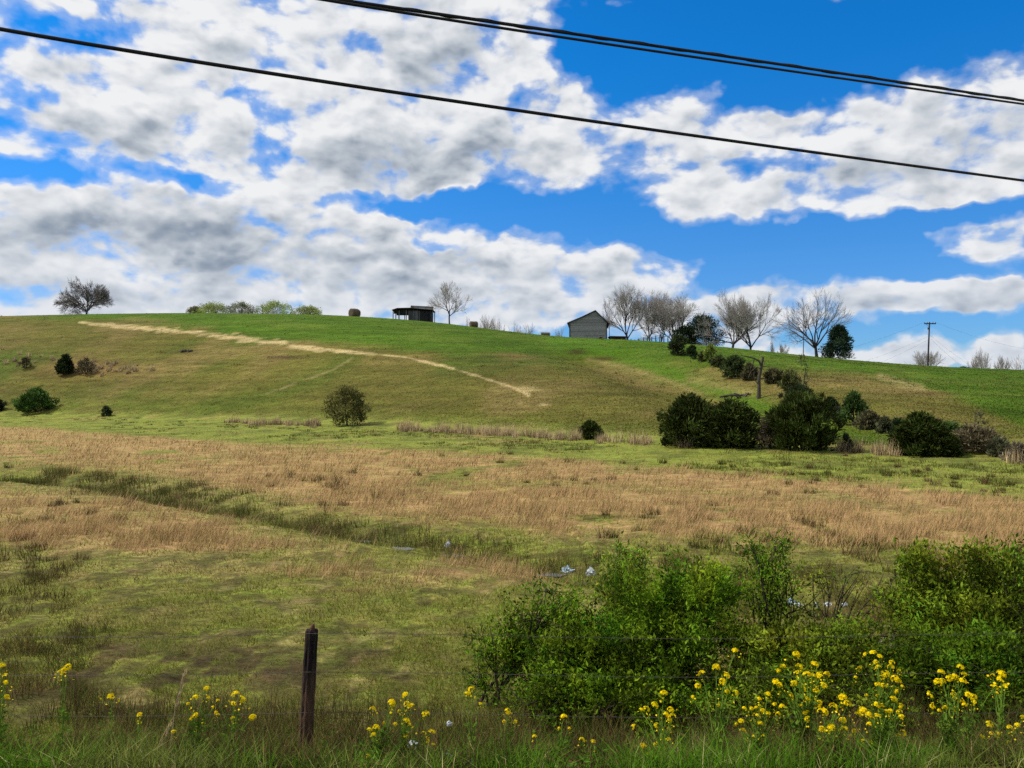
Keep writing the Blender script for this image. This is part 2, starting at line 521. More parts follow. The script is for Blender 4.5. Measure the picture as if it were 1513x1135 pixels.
class NB:
    """small node builder on the world tree"""
    def __init__(s, nt): s.nt = nt

    def link(s, v, sock):
        if hasattr(v, 'default_value') or hasattr(v, 'is_output'):
            s.nt.links.new(v, sock)
        else:
            sock.default_value = v

    def m(s, op, a, b=0.0, c=0.0, clamp=False):
        n = s.nt.nodes.new('ShaderNodeMath'); n.operation = op; n.use_clamp = clamp
        s.link(a, n.inputs[0]); s.link(b, n.inputs[1]); s.link(c, n.inputs[2])
        return n.outputs[0]

    def v(s, op, a, b=(0, 0, 0), c=(0, 0, 0)):
        n = s.nt.nodes.new('ShaderNodeVectorMath'); n.operation = op
        s.link(a, n.inputs[0]); s.link(b, n.inputs[1])
        if op in ('MULTIPLY_ADD',): s.link(c, n.inputs[2])
        return n.outputs['Value'] if op in ('DOT_PRODUCT', 'LENGTH') else n.outputs[0]

    def noise(s, vec, scale, detail, rough=0.55, dist=0.0, out='Fac'):
        n = s.nt.nodes.new('ShaderNodeTexNoise'); n.inputs['Scale'].default_value = scale
        n.inputs['Detail'].default_value = detail; n.inputs['Roughness'].default_value = rough
        n.inputs['Distortion'].default_value = dist
        s.link(vec, n.inputs['Vector']); return n.outputs[out]

    def voro(s, vec, scale, detail=2, rough=.5):
        n = s.nt.nodes.new('ShaderNodeTexVoronoi'); n.feature = 'SMOOTH_F1'; n.inputs['Scale'].default_value = scale
        n.inputs['Detail'].default_value = detail; n.inputs['Roughness'].default_value = rough
        n.inputs['Smoothness'].default_value = .6
        s.link(vec, n.inputs['Vector']); return n.outputs['Distance']

    def ss(s, x, a, b, lo=0.0, hi=1.0):
        n = s.nt.nodes.new('ShaderNodeMapRange'); n.interpolation_type = 'SMOOTHSTEP'
        n.inputs[1].default_value = a; n.inputs[2].default_value = b; n.inputs[3].default_value = lo; n.inputs[4].default_value = hi
        s.link(x, n.inputs[0]); return n.outputs[0]

    def mix(s, f, a, b, mode='MIX'):
        n = s.nt.nodes.new('ShaderNodeMix'); n.data_type = 'RGBA'; n.blend_type = mode
        s.link(f, n.inputs[0]); s.link(a, n.inputs[6]); s.link(b, n.inputs[7]); return n.outputs[2]


B = NB(wt)
tc = wt.nodes.new('ShaderNodeTexCoord')
spx = wt.nodes.new('ShaderNodeSeparateXYZ'); wt.links.new(tc.outputs['Generated'], spx.inputs[0])
az = B.m('ARCTAN2', spx.outputs[0], spx.outputs[1])
el = B.m('ARCSINE', spx.outputs[2])
cmb = wt.nodes.new('ShaderNodeCombineXYZ'); wt.links.new(az, cmb.inputs[0]); wt.links.new(el, cmb.inputs[1])
P0 = cmb.outputs[0]


def azel(px, py):
    d = ray(px, py); d = d / np.linalg.norm(d)
    return math.atan2(d[0], d[1]), math.asin(d[2])


# large, soft displacement so that cloud banks get ragged outlines
w1 = B.noise(P0, 9.0, 4, .6, out='Color')
wv = B.v('SUBTRACT', w1, (.5, .5, .5))
PW = B.v('MULTIPLY_ADD', wv, (.13, .075, 0), P0)


def blobs(lst, P, start):
    acc = start
    for (cx, cy, rx, ry, amp) in lst:
        a, e = azel(cx, cy)
        c = math.cos(math.atan((cx - W / 2) / FPX)) ** 1.6
        q = B.v('SUBTRACT', P, (a, e, 0))
        q = B.v('MULTIPLY', q, (FPX / rx / c, FPX / ry, 0))
        r2 = B.v('DOT_PRODUCT', q, q)
        g = B.m('SUBTRACT', 1.0, r2, clamp=True)
        g2 = B.m('POWER', g, 1.4)
        acc = B.m('MULTIPLY_ADD', g2, amp, acc)
    return acc


CLOUDS = [  # banks and gaps, one (x, y, rx, ry, amount) each
    (430, 120, 620, 260, .75), (620, 210, 330, 130, .55), (180, 190, 260, 120, .45), (250, 40, 330, 90, .12), (690, 60, 240, 110, .5),
    (250, 330, 520, 110, .75), (600, 360, 300, 80, .5), (150, 430, 420, 70, .55), (560, 430, 420, 75, .55), (830, 400, 320, 80, .62), (1000, 375, 110, 40, .3),
    (1010, 190, 300, 110, .62), (1280, 230, 330, 120, .75), (1440, 190, 220, 120, .6), (1060, 300, 220, 60, .55), (1230, 300, 190, 50, .3),
    (1460, 348, 140, 52, .95), (1330, 440, 330, 50, .9), (1130, 440, 110, 38, .45), (1480, 430, 130, 45, .3),
    (1320, 522, 200, 36, .85), (1120, 500, 150, 45, .5), (1500, 510, 70, 40, .6), (960, 470, 200, 50, .5),
    (1250, 2, 130, 22, .75), (1095, 5, 40, 16, .5),
    (120, 410, 360, 80, .8), (330, 455, 460, 50, .7), (640, 470, 330, 40, .5), (900, 450, 220, 50, .4), (60, 480, 300, 60, .5), (400, 490, 500, 50, .5), (1440, 540, 150, 26, .4),
    (1420, 304, 120, 20, -.7), (1440, 402, 150, 20, -.7),
    # gaps of blue
    (1180, 60, 420, 95, -.75), (880, 60, 130, 70, -.55), (100, 42, 130, 38, -.55), (320, 40, 60, 26, -.4), (60, 130, 80, 28, -.38), (270, 135, 60, 28, -.3),
    (385, 165, 95, 42, -.55), (410, 215, 60, 40, -.45), (130, 250, 260, 30, -.85), (300, 262, 110, 26, -.45), (770, 140, 60, 26, -.55),
    (580, 300, 200, 26, -.75), (740, 312, 200, 34, -.85), (900, 320, 110, 50, -.8), (630, 365, 60, 20, -.75), (1150, 252, 120, 34, -.7), (1130, 140, 90, 40, -.35),
    (1220, 375, 210, 62, -.95), (1050, 345, 120, 35, -.5), (1340, 345, 60, 40, -.5), (1350, 490, 190, 24, -.55), (1060, 420, 60, 30, -.35),
]
GREY = [  # shaded undersides
    (650, 85, 140, 55, .9), (570, 240, 170, 60, 1.0), (720, 225, 130, 55, .8), (270, 330, 230, 55, .9), (420, 355, 330, 36, .75), (330, 385, 260, 30, .5),
    (60, 350, 140, 45, .75), (660, 390, 160, 34, .6), (920, 225, 90, 38, .75), (1450, 215, 130, 60, .85), (1250, 250, 130, 36, .45), (1470, 365, 90, 26, .55),
    (120, 430, 260, 26, .55), (480, 420, 260, 26, .6), (740, 440, 180, 24, .5), (140, 195, 120, 40, .4), (1400, 452, 150, 20, .5), (1100, 300, 120, 26, .4), (860, 400, 120, 26, .45), (1290, 455, 120, 14, .4), (500, 385, 200, 20, .4),
]
# unseen cloud cover outside the view, raised to whiten the ambient light
infr = B.m('MULTIPLY', B.ss(B.m('ABSOLUTE', az), .62, .85, 1, 0), B.ss(el, .50, .68, 1, 0))
base = B.ss(infr, 0, 1, .12, -.20)
LAY = B.m('MINIMUM', blobs(CLOUDS, PW, base), .55)
GR = blobs(GREY, PW, 0.0)


def base_noise(P, det):
    n = wt.nodes.new('ShaderNodeTexNoise'); n.inputs['Scale'].default_value = 12.0; n.inputs['Detail'].default_value = det
    n.inputs['Roughness'].default_value = .56; n.inputs['Distortion'].default_value = .25
    B.link(B.v('MULTIPLY', P, (1.0, 1.7, 1.0)), n.inputs['Vector'])
    return n.outputs['Fac']


N0 = base_noise(P0, 11)
vw = B.v('MULTIPLY_ADD', wv, (.05, .04, 0), B.v('MULTIPLY', P0, (1.0, 1.7, 1.0)))
V0 = B.voro(vw, 21.0, 2, .55)
F0 = B.m('MULTIPLY_ADD', V0, -.50, B.m('MULTIPLY_ADD', N0, 1.6, -.575))
# light: how much more cloud stands above (towards the light) than here, near and farther up
NA = base_noise(B.v('ADD', P0, (-.006, .011, 0)), 6)
NB_ = base_noise(B.v('ADD', P0, (-.010, .030, 0)), 3)
V1 = B.voro(B.v('ADD', vw, (-.006, .018, 0)), 21.0, 2, .55)
D0 = B.m('ADD', LAY, F0)
alpha = B.ss(D0, -.12, .26)
wisp = B.ss(D0, -.30, .1, 0, .34)
alpha = B.m('MAXIMUM', alpha, wisp)
near_ = B.m('SUBTRACT', NA, N0)
far_ = B.m('SUBTRACT', NB_, N0)
bil = B.m('SUBTRACT', V0, V1)
thick = B.ss(D0, .10, .75)
g_ = B.m('MULTIPLY_ADD', GR, .40, B.m('MULTIPLY', thick, .34))
g_ = B.m('MULTIPLY_ADD', near_, 1.1, g_)
g_ = B.m('MULTIPLY_ADD', far_, .95, g_)
g_ = B.m('MULTIPLY_ADD', bil, .55, g_)
g_ = B.m('MULTIPLY', g_, B.ss(D0, -.02, .30, .35, 1))
grey = B.m('MULTIPLY_ADD', g_, 1.0, .09, clamp=True)
ramp = wt.nodes.new('ShaderNodeValToRGB'); wt.links.new(grey, ramp.inputs[0])
re = ramp.color_ramp.elements
re[0].position = 0.0; re[0].color = (.87, .88, .895, 1); re[1].position = 1.0; re[1].color = (.21, .265, .345, 1)
for ps, cc in ((.22, (.735, .76, .795, 1)), (.5, (.52, .565, .62, 1)), (.78, (.31, .365, .44, 1))):
    e_ = re.new(ps); e_.color = cc
ccol = ramp.outputs[0]
# cooler haze towards the horizon
hz = B.ss(el, 0.05, .22, 1, 0)
ccol = B.mix(B.m('MULTIPLY', hz, .25), ccol, (.42, .52, .68, 1))

sky = wt.nodes.new('ShaderNodeTexSky'); sky.sky_type = 'NISHITA'; sky.sun_disc = False
sky.sun_elevation = SUN_EL; sky.sun_rotation = SUN_AZ
sky.altitude = 200; sky.air_density = 1.0; sky.dust_density = .25; sky.ozone_density = 3.0
deep = B.mix(1.0, sky.outputs[0], B.mix(B.ss(el, .03, .42), (.42, .80, 1.30, 1), (.06, .90, 1.62, 1)), 'MULTIPLY')
K = 0.1
cs = B.v('SCALE', ccol); cs.node.inputs['Scale'].default_value = 1 / K
final = B.mix(alpha, deep, cs)
bg = wt.nodes.new('ShaderNodeBackground'); bg.inputs['Strength'].default_value = K
wt.links.new(final, bg.inputs[0])
# the rest of the sky dome, away from the part drawn in detail above: plain broken cloud
NS = base_noise(P0, 4)
cs2 = B.v('SCALE', B.mix(B.ss(NS, .5, .75), (.86, .87, .89, 1), (.40, .45, .52, 1))); cs2.node.inputs['Scale'].default_value = 1 / K
rest = B.mix(B.ss(NS, .40, .52), deep, cs2)
bg2 = wt.nodes.new('ShaderNodeBackground'); bg2.inputs['Strength'].default_value = K
wt.links.new(rest, bg2.inputs[0])
inside = B.m('MULTIPLY', B.ss(B.m('ABSOLUTE', az), .66, .80, 1, 0), B.m('MULTIPLY', B.ss(el, .46, .60, 1, 0), B.m('GREATER_THAN', el, -.03)))
mxs = wt.nodes.new('ShaderNodeMixShader')
wt.links.new(inside, mxs.inputs[0]); wt.links.new(bg2.outputs[0], mxs.inputs[1]); wt.links.new(bg.outputs[0], mxs.inputs[2])
wo = wt.nodes.new('ShaderNodeOutputWorld')
wt.links.new(mxs.outputs[0], wo.inputs[0])
world.cycles.sampling_method = 'MANUAL'; world.cycles.sample_map_resolution = 256

SC.view_settings.view_transform = 'Standard'; SC.view_settings.look = 'None'; SC.view_settings.exposure = 0
SC.render.engine = 'CYCLES'
cy = SC.cycles
cy.use_adaptive_sampling = True; cy.adaptive_threshold = 0.012; cy.adaptive_min_samples = 8
cy.max_bounces = 4; cy.diffuse_bounces = 2; cy.glossy_bounces = 2; cy.transmission_bounces = 3
cy.caustics_reflective = False; cy.caustics_refractive = False
cy.use_denoising = False
# ---------------------------------------------------------------- ground sheet
C_OLIVE = lin(103, 99, 44); C_STRAW = lin(124, 109, 62); C_HGRN = lin(78, 94, 32); C_CREST = lin(76, 102, 24)
C_STRIP = lin(188, 168, 116); C_FIELD = lin(128, 122, 66); C_TANF = lin(156, 128, 84); C_PAST = lin(112, 116, 50)
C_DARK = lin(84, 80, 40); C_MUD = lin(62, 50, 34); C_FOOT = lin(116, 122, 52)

TAN1_TOP = np.array([(-400, 612), (0, 630), (350, 655), (700, 672), (1000, 695), (1300, 722), (1513, 742), (1900, 775)], float)
TAN1_BOT = np.array([(-400, 668), (0, 684), (200, 694), (400, 735), (600, 768), (800, 786), (1000, 800), (1250, 806), (1513, 836), (1900, 870)], float)
TAN2_TOP = np.array([(-400, 705), (0, 724), (200, 748), (350, 778), (500, 803), (700, 836), (800, 850), (900, 880)], float)
TAN2_BOT = np.array([(-400, 780), (0, 800), (150, 832), (350, 838), (550, 856), (700, 862), (800, 856), (900, 860)], float)


def band(px, py, top, bot, soft=5):
    t = np.interp(px, top[:, 0], top[:, 1]); b = np.interp(px, bot[:, 0], bot[:, 1])
    return sstep(-soft, soft, py - t) * sstep(-soft, soft, b - py)


def tan_mask(x, y, px, py):
    """how much dry sedge grows at a place on the flat field (0..1)"""
    n = fbm(x / 2.6, y / 2.6, 21, 4); n2 = fbm(x / 9, y / 9, 22, 3)
    jit = (n - .5) * 26
    b1 = band(px, py + jit * .5, TAN1_TOP, TAN1_BOT + np.array([0, 900.]), 5) * band(px, py + jit * 1.2, TAN1_TOP - np.array([0, 900.]), TAN1_BOT, 18)
    g = polydist(px, py * 2.2, [(620, 715 * 2.2), (850, 716 * 2.2), (1050, 728 * 2.2), (1250, 744 * 2.2), (1513, 766 * 2.2)])
    b1 = b1 * (1 - .75 * np.exp(-((g + jit) / 16) ** 2)) * sstep(.34, .47, n * .5 + n2 * .3 + .2 * fbm(x / .9, y / .9, 24, 3))
    b2 = band(px, py + jit, TAN2_TOP, TAN2_BOT, 14) * sstep(.28, .50, n * .7 + n2 * .3) * .9
    b3 = sstep(.60, .70, n * .6 + n2 * .4) * sstep(1000, 860, py) * .35
    return np.clip(np.maximum(np.maximum(b1, b2), b3), 0, 1)


def ditch_mask(x, y):
    d = polydist(x, y, DITCH)
    return np.exp(-(d / .75) ** 2)


def ground_colour(x, y, z, t):
    px, py = to_px(x, y, z)
    px = np.clip(px, -3000, 4500); py = np.clip(py, -500, 4000)
    def mixc(a, b, m): return a * (1 - m[..., None]) + b * m[..., None]
    n1 = fbm(x / 7, y / 9, 31, 5); n2 = fbm(x / 22, y / 26, 32, 4); n3 = fbm(x / 1.6, y / 2.0, 33, 4)
    # hillside
    c = np.broadcast_to(C_OLIVE, x.shape + (3,)).copy()
    c = mixc(c, C_STRAW, sstep(.44, .68, n1 * .7 + n2 * .3) * .75)
    c = mixc(c, C_HGRN, sstep(.50, .70, n2 * .7 + (1 - n1) * .3) * .8)
    jit = (n1 - .5) * 20
    gl = np.interp(px, [-500, 0, 120, 250, 400, 560, 700, 800, 900, 990, 1010, 1150, 1250, 1350, 1450, 1513, 1700], [455, 462, 470, 481, 500, 513, 519, 522, 528, 540, 540, 550, 552, 568, 602, 632, 680])
    gm = sstep(9, -9, py - gl + jit)
    c = mixc(c, mixc(np.broadcast_to(C_CREST, c.shape), lin(96, 112, 38), sstep(.5, .7, n1) * .5), gm)
    gd = polydist(px, py, [(820, 508), (900, 522), (960, 541), (1050, 573), (1130, 603), (1230, 640), (1330, 655), (1420, 672)])
    c = mixc(c, lin(78, 110, 24), np.exp(-((gd + jit * .6) / 17) ** 2) * .9)
    gd = polydist(px, py, [(300, 600), (400, 585), (470, 560), (515, 530)])
    c = mixc(c, lin(74, 92, 28), np.exp(-((gd + jit * .5) / 16) ** 2) * .6)
    hb = np.exp(-((py - np.interp(px, [0, 512, 900], [598, 612, 636])) / 14) ** 2)
    c = mixc(c, lin(92, 104, 36), hb * .5)
    # the pale strip of dead grass, narrowing to the right
    strip = [(118, 477), (200, 484), (300, 493), (400, 506), (470, 516), (530, 521), (600, 528), (660, 542), (720, 560), (765, 575), (782, 584)]
    sd = polydist(px, py, strip)
    wd = np.interp(px, [100, 140, 250, 400, 475, 480, 600, 760, 800], [1.0, 2.4, 4.4, 4.8, 4, 2.2, 2.2, 2.2, 1.6])
    c = mixc(c, C_STRIP, sstep(1.3, .30, sd / wd + (n3 - .5) * 2.6) * .85)
    sd = polydist(px, py, [(870, 531), (930, 545), (985, 562), (1035, 583)])
    c = mixc(c, lin(140, 126, 76), np.exp(-((sd) / 3.5) ** 2) * .6)
    sd = polydist(px, py, [(395, 582), (440, 565), (490, 548), (520, 530)])
    c = mixc(c, lin(150, 134, 88), np.exp(-(sd / 2.0) ** 2) * .5 * sstep(.4, .6, n3))
    sd = polydist(px, py, [(1300, 557), (1335, 567), (1362, 573)])
    c = mixc(c, lin(150, 138, 86), np.exp(-((sd + (n3 - .5) * 8) / 5) ** 2) * .8)
    sd = polydist(px, py, [(1020, 560), (1060, 570), (1105, 578)])
    c = mixc(c, lin(140, 124, 76), np.exp(-((sd + (n3 - .5) * 8) / 7) ** 2) * .5)
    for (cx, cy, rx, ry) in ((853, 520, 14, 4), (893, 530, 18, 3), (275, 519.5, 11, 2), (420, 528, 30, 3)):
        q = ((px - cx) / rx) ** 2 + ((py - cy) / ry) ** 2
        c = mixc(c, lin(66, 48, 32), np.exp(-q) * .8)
    tuft = np.exp(-(((px - 130) / 60) ** 2 + ((py - 545) / 12) ** 2))
    c = mixc(c, lin(150, 116, 74), tuft * .7)
    for (cx, cy, rx, ry) in ((775, 576, 22, 4), (786, 595, 16, 3), (800, 598, 10, 1.5)):
        q = ((px - cx) / rx) ** 2 + ((py - cy) / ry) ** 2
        c = mixc(c, C_STRIP, np.exp(-q) * sstep(.40, .55, n3) * .9)
    # worn contour paths and fibres running along the slope
    st = fbm(x / 9 + 3, z / .42, 35, 3); st2 = fbm(x / 3.5, z / .22, 36, 2)
    shade = .80 + .16 * (fbm(x / 40, y / 40, 37, 2) - .5) * 2  # overall tone, with broad soft cloud shading put into the hill colour
    c = c * (shade * (1 + (st - .5) * .60 + (st2 - .5) * .40))[..., None]
    # flat field
    f = np.broadcast_to(C_FOOT, c.shape).copy()
    f = mixc(f, lin(78, 84, 40), sstep(.5, .68, n3) * .6)
    tt = np.interp(px, TAN1_TOP[:, 0], TAN1_TOP[:, 1])
    below = sstep(-4, 4, py - tt)
    pc = mixc(np.broadcast_to(C_PAST, c.shape), C_FIELD, sstep(.45, .6, n1))
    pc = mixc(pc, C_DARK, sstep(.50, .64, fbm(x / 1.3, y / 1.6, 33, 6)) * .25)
    f = mixc(f, pc, below)
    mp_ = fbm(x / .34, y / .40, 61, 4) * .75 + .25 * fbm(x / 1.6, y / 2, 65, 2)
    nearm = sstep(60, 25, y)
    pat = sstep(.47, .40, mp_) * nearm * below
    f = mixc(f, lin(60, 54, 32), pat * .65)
    f = mixc(f, lin(128, 118, 70), sstep(.58, .70, fbm(x / .4, y / .45, 63, 5)) * nearm * below * .6)
    f = mixc(f, C_TANF, tan_mask(x, y, px, py) * .8)
    f = mixc(f, lin(72, 74, 36), ditch_mask(x, y) * .8 * sstep(.35, .6, n1))
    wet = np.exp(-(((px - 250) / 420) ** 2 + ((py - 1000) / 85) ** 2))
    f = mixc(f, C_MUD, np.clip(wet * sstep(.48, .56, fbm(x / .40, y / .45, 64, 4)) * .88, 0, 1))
    f = mixc(f, lin(62, 66, 28), sstep(8.4, 6.6, y) * .7)  # cloud shadow over the near ground put into its colour
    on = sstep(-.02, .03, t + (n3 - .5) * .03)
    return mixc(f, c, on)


rows = np.concatenate([np.linspace(-60, 0, 10), np.linspace(1, 5, 14)[:-1], np.exp(np.linspace(math.log(5), math.log(60), 470))[:-1],
                       np.exp(np.linspace(math.log(60), math.log(235), 330))[:-1], np.geomspace(235, 5000, 26)])
cols = np.concatenate([-np.geomspace(9, 1.02, 12), np.linspace(-1, 1, 700), np.geomspace(1.02, 9, 12)])
GX = cols[None, :] * (np.maximum(rows, 0) * .86 + 10)[:, None]
GY = np.broadcast_to(rows[:, None], GX.shape)
GZ = terrain(GX, GY)
_, GT = hill(GX, GY)
far = np.broadcast_to(GY, GX.shape)
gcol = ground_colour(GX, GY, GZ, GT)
nr, nc = GX.shape
idx = np.arange(nr * nc).reshape(nr, nc)
quads = np.stack([idx[:-1, :-1], idx[:-1, 1:], idx[1:, 1:], idx[1:, :-1]], -1).reshape(-1, 4)
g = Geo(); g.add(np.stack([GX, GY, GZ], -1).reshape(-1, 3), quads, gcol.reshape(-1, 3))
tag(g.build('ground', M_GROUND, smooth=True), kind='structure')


# ---------------------------------------------------------------- grass
def scatter(n, ymin, ymax, umax=.78, rng=RNG, power=1.0):
    """points spread evenly as one looks across the field: dense near, thin far"""
    a = rng.uniform(0, 1, n)
    inv = 1 / ymax + (1 / ymin - 1 / ymax) * a ** power
    y = 1 / inv
    x = rng.uniform(-umax, umax, n) * y + rng.uniform(-.6, .6, n)
    return x, y


def at_ground(x, y, sink=.02):
    return np.stack([x, y, terrain(x, y) - sink], 1)


def grass_object(name, parts, mat=M_GRASS, wind=None):
    g = Geo()
    for (P, h, w, lean, cb, ct, segs) in parts:
        n = len(P)
        cb = np.broadcast_to(cb, (n, 3)); ct = np.broadcast_to(ct, (n, 3))
        r = blades(P, h, w, lean, RNG, segs, wind)
        if segs == 1:
            C = np.stack([cb, cb, ct], 1).reshape(-1, 3)
            g.add(r[0], r[1], C)
        else:
            mid = cb * .4 + ct * .6
            C = np.stack([cb, cb, mid, mid, ct], 1).reshape(-1, 3)
            V, q, t3 = r
            g.add(V, q, C)
            g.F[3].append(t3 + g.n - len(V))
    o = g.build(name, mat)
    return tag(o, kind='stuff')


def pxw(y, k=.8):
    return y / 803.0 * k


# dry sedge standing in the field
x, y = scatter(520000, 9.0, 125.0)
P = at_ground(x, y); _, t = hill(x, y)
px, py = to_px(P[:, 0], P[:, 1], P[:, 2])
tm = tan_mask(x, y, px, py) * (1 - .9 * ditch_mask(x, y)) * (t < .02)
clump = fbm(x / .9, y / .9, 51, 3)
keep = RNG.uniform(0, 1, len(x)) < tm * sstep(.32, .55, clump) * 1.15
P = P[keep]; y_ = y[keep]; n = len(P)
tone = fbm(P[:, 0] / 2.2, P[:, 1] / 2.2, 52, 3)[:, None]
rnd = RNG.uniform(.85, 1.2, (n, 1))
ct = (lin(194, 157, 110) * (1 - tone) + lin(170, 140, 94) * tone) * rnd
ct = np.where(RNG.uniform(0, 1, (n, 1)) < .14, lin(110, 104, 52) * rnd, ct)
h = RNG.uniform(.13, .36, n) * (.5 + .9 * fbm(P[:, 0] / 1.3, P[:, 1] / 1.3, 53, 2))
grass_object('dry_grass', [(P, h, np.maximum(.005, pxw(y_, .5)) * RNG.uniform(.6, 1.3, n), RNG.uniform(.2, 1.0, n), ct * .9, ct * 1.12, 1)], wind=.2)

# low green pasture
x, y = scatter(480000, 6.9, 120.0)
P = at_ground(x, y); _, t = hill(x, y)
px, py = to_px(P[:, 0], P[:, 1], P[:, 2])
tm = tan_mask(x, y, px, py)
cl = fbm(x / .34, y / .40, 61, 4) * .75 + .25 * fbm(x / 1.6, y / 2, 65, 2); cl2 = fbm(x / 3.2, y / 3.2, 62, 3)
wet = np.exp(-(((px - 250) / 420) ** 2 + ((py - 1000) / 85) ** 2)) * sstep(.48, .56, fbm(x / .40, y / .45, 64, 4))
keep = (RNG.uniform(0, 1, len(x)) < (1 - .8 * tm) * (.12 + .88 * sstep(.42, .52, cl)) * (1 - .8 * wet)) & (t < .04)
P = P[keep]; y_ = y[keep]; n = len(P); cl = cl[keep]; cl2 = cl2[keep]; py = py[keep]
mixv = np.clip(sstep(.38, .62, cl2)[:, None] + RNG.normal(0, .22, (n, 1)), 0, 1)
ct = lin(118, 128, 46) * mixv + lin(144, 126, 76) * (1 - mixv)
far_ = sstep(25, 60, y_)[:, None]
ct = ct * (1 - far_) + lin(122, 130, 54) * far_
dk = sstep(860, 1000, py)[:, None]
ct = ct * (1 - .2 * dk)  # foreground cloud shadow painted as darker blades
ct = ct * RNG.uniform(.8, 1.2, (n, 1))
br = RNG.uniform(0, 1, (n, 1)) < .12
ct = np.where(br, lin(138, 114, 76) * RNG.uniform(.6, 1.2, (n, 1)), ct)
h = RNG.uniform(.03, .085, n) * (.5 + 1.3 * cl)
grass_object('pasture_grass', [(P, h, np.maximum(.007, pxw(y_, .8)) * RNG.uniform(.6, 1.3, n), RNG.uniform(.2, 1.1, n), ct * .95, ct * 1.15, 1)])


def tufts(X, Y, nb, hlo, hhi, rad, col, cvar=.3, lean=.45, wk=.8, fan=True):
    """clumps: nb blades fanning from each centre"""
    n = len(X)
    sc = RNG.uniform(.6, 1.25, n)
    ang = RNG.uniform(0, 2 * pi, (n, nb)); rr = np.sqrt(RNG.uniform(0, 1, (n, nb))) * rad * sc[:, None]
    x = (X[:, None] + rr * np.cos(ang)).ravel(); y = (Y[:, None] + rr * np.sin(ang)).ravel()
    P = at_ground(x, y)
    h = RNG.uniform(hlo, hhi, n * nb) * np.repeat(sc, nb)
    ct = np.repeat(np.broadcast_to(col, (n, 3)) * RNG.uniform(1 - cvar, 1 + cvar, (n, 1)), nb, 0) * RNG.uniform(.8, 1.2, (n * nb, 1))
    w = np.maximum(.007, pxw(y, wk)) * RNG.uniform(.6, 1.2, n * nb)
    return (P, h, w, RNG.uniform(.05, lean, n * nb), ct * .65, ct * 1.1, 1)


# rushes along the wet ditch
dt = np.array(DITCH); seg = np.linalg.norm(np.diff(dt, axis=0), axis=1); cum = np.concatenate([[0], np.cumsum(seg)])
vis = []
for (a, b, n_, side) in ((0, 330, 80, .4), (330, 640, 46, .3), (640, 960, 26, .4), (960, 1513, 12, .6)):
    u = RNG.uniform(a, b, n_)
    yy = np.interp(u, [p[0] for p in DITCH_PX], [p[1] for p in DITCH_PX])
    for ui, yi in zip(u, yy):
        X, Y = _flat_xy((ui, yi)); vis.append((X, Y + RNG.normal(side, .9 if a < 300 else .6)))
vis = np.array(vis)
dull = np.where(RNG.uniform(0, 1, (len(vis), 1)) < .3, lin(126, 106, 66), lin(100, 102, 46))
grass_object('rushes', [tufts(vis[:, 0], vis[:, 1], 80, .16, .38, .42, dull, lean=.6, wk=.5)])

# darker tussocks dotted over the pasture and in rows below the hill
x, y = scatter(1500, 8.2, 45.0)
k = (fbm(x / 6, y / 6, 71, 3) > .52)
x, y = x[k][:620], y[k][:620]
pp = tufts(x, y, 60, .10, .30, .18, np.where(RNG.uniform(0, 1, (len(x), 1)) < .4, lin(116, 94, 60), lin(92, 90, 42)), lean=.8, wk=.6)
rx, ry = [], []
for (line, n_, sp) in (([(0, 622), (300, 640), (650, 656), (1000, 672), (1300, 690), (1513, 705)], 420, 3), ([(500, 645), (800, 662), (1000, 678), (1300, 705), (1513, 722)], 420, 4), ([(0, 617), (250, 628), (500, 640), (700, 648)], 160, 2), ([(1000, 690), (1300, 716), (1513, 735)], 160, 2)):
    u = RNG.uniform(line[0][0], line[-1][0], n_)
    v = np.interp(u, [p[0] for p in line], [p[1] for p in line]) + RNG.normal(0, sp, n_)
    for a, b in zip(u, v):
        q = _flat_xy((a, b)); rx.append(q[0]); ry.append(q[1])
rx, ry = np.array(rx), np.array(ry)
k = (fbm(rx / 8, ry / 8, 72, 3) > .42); rx, ry = rx[k], ry[k]
pp2 = tufts(rx, ry, 22, .07, .20, .36, lin(96, 102, 42), lean=1.0, wk=.6)
hx, hy = scatter(2600, 50.0, 185.0, power=.7)
_, ht_ = hill(hx, hy)
k = (ht_ > .02) & (ht_ < .95) & (fbm(hx / 14, hy / 14, 73, 3) > .50); hx, hy = hx[k], hy[k]
pp3 = tufts(hx, hy, 14, .08, .26, .45, np.where(RNG.uniform(0, 1, (len(hx), 1)) < .5, lin(132, 112, 66), lin(84, 88, 36)), lean=.9, wk=.6)
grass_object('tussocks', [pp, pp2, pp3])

# tall pale grass in tufts at the foot of the slope
fx, fy = [], []
for (a, b, n_) in ((330, 470, 46), (590, 800, 95), (800, 835, 10), (845, 865, 6), (885, 960, 22), (1240, 1330, 26), (1000, 1020, 8), (1490, 1513, 6)):
    u = RNG.uniform(a, b, n_)
    v = np.interp(u, [300, 512, 700, 870, 1045, 1250, 1363, 1513], [624, 631, 641, 651, 663, 668, 675, 685]) + RNG.normal(0, 1.2, n_)
    for p, q in zip(u, v):
        s_ = ground_px(p, q)
        if s_ is not None: fx.append(s_[0]); fy.append(s_[1])
for u, v, n_ in ((140, 545, 40), (45, 532, 14), (190, 546, 12)):
    for k in range(n_):
        s_ = ground_px(u + RNG.normal(0, 22), v + RNG.normal(0, 5))
        if s_ is not None: fx.append(s_[0]); fy.append(s_[1])
pp = tufts(np.array(fx), np.array(fy), 34, .35, .95, .35, lin(208, 182, 134), lean=.5, wk=.55)
grass_object('tall_pale_grass', [pp])

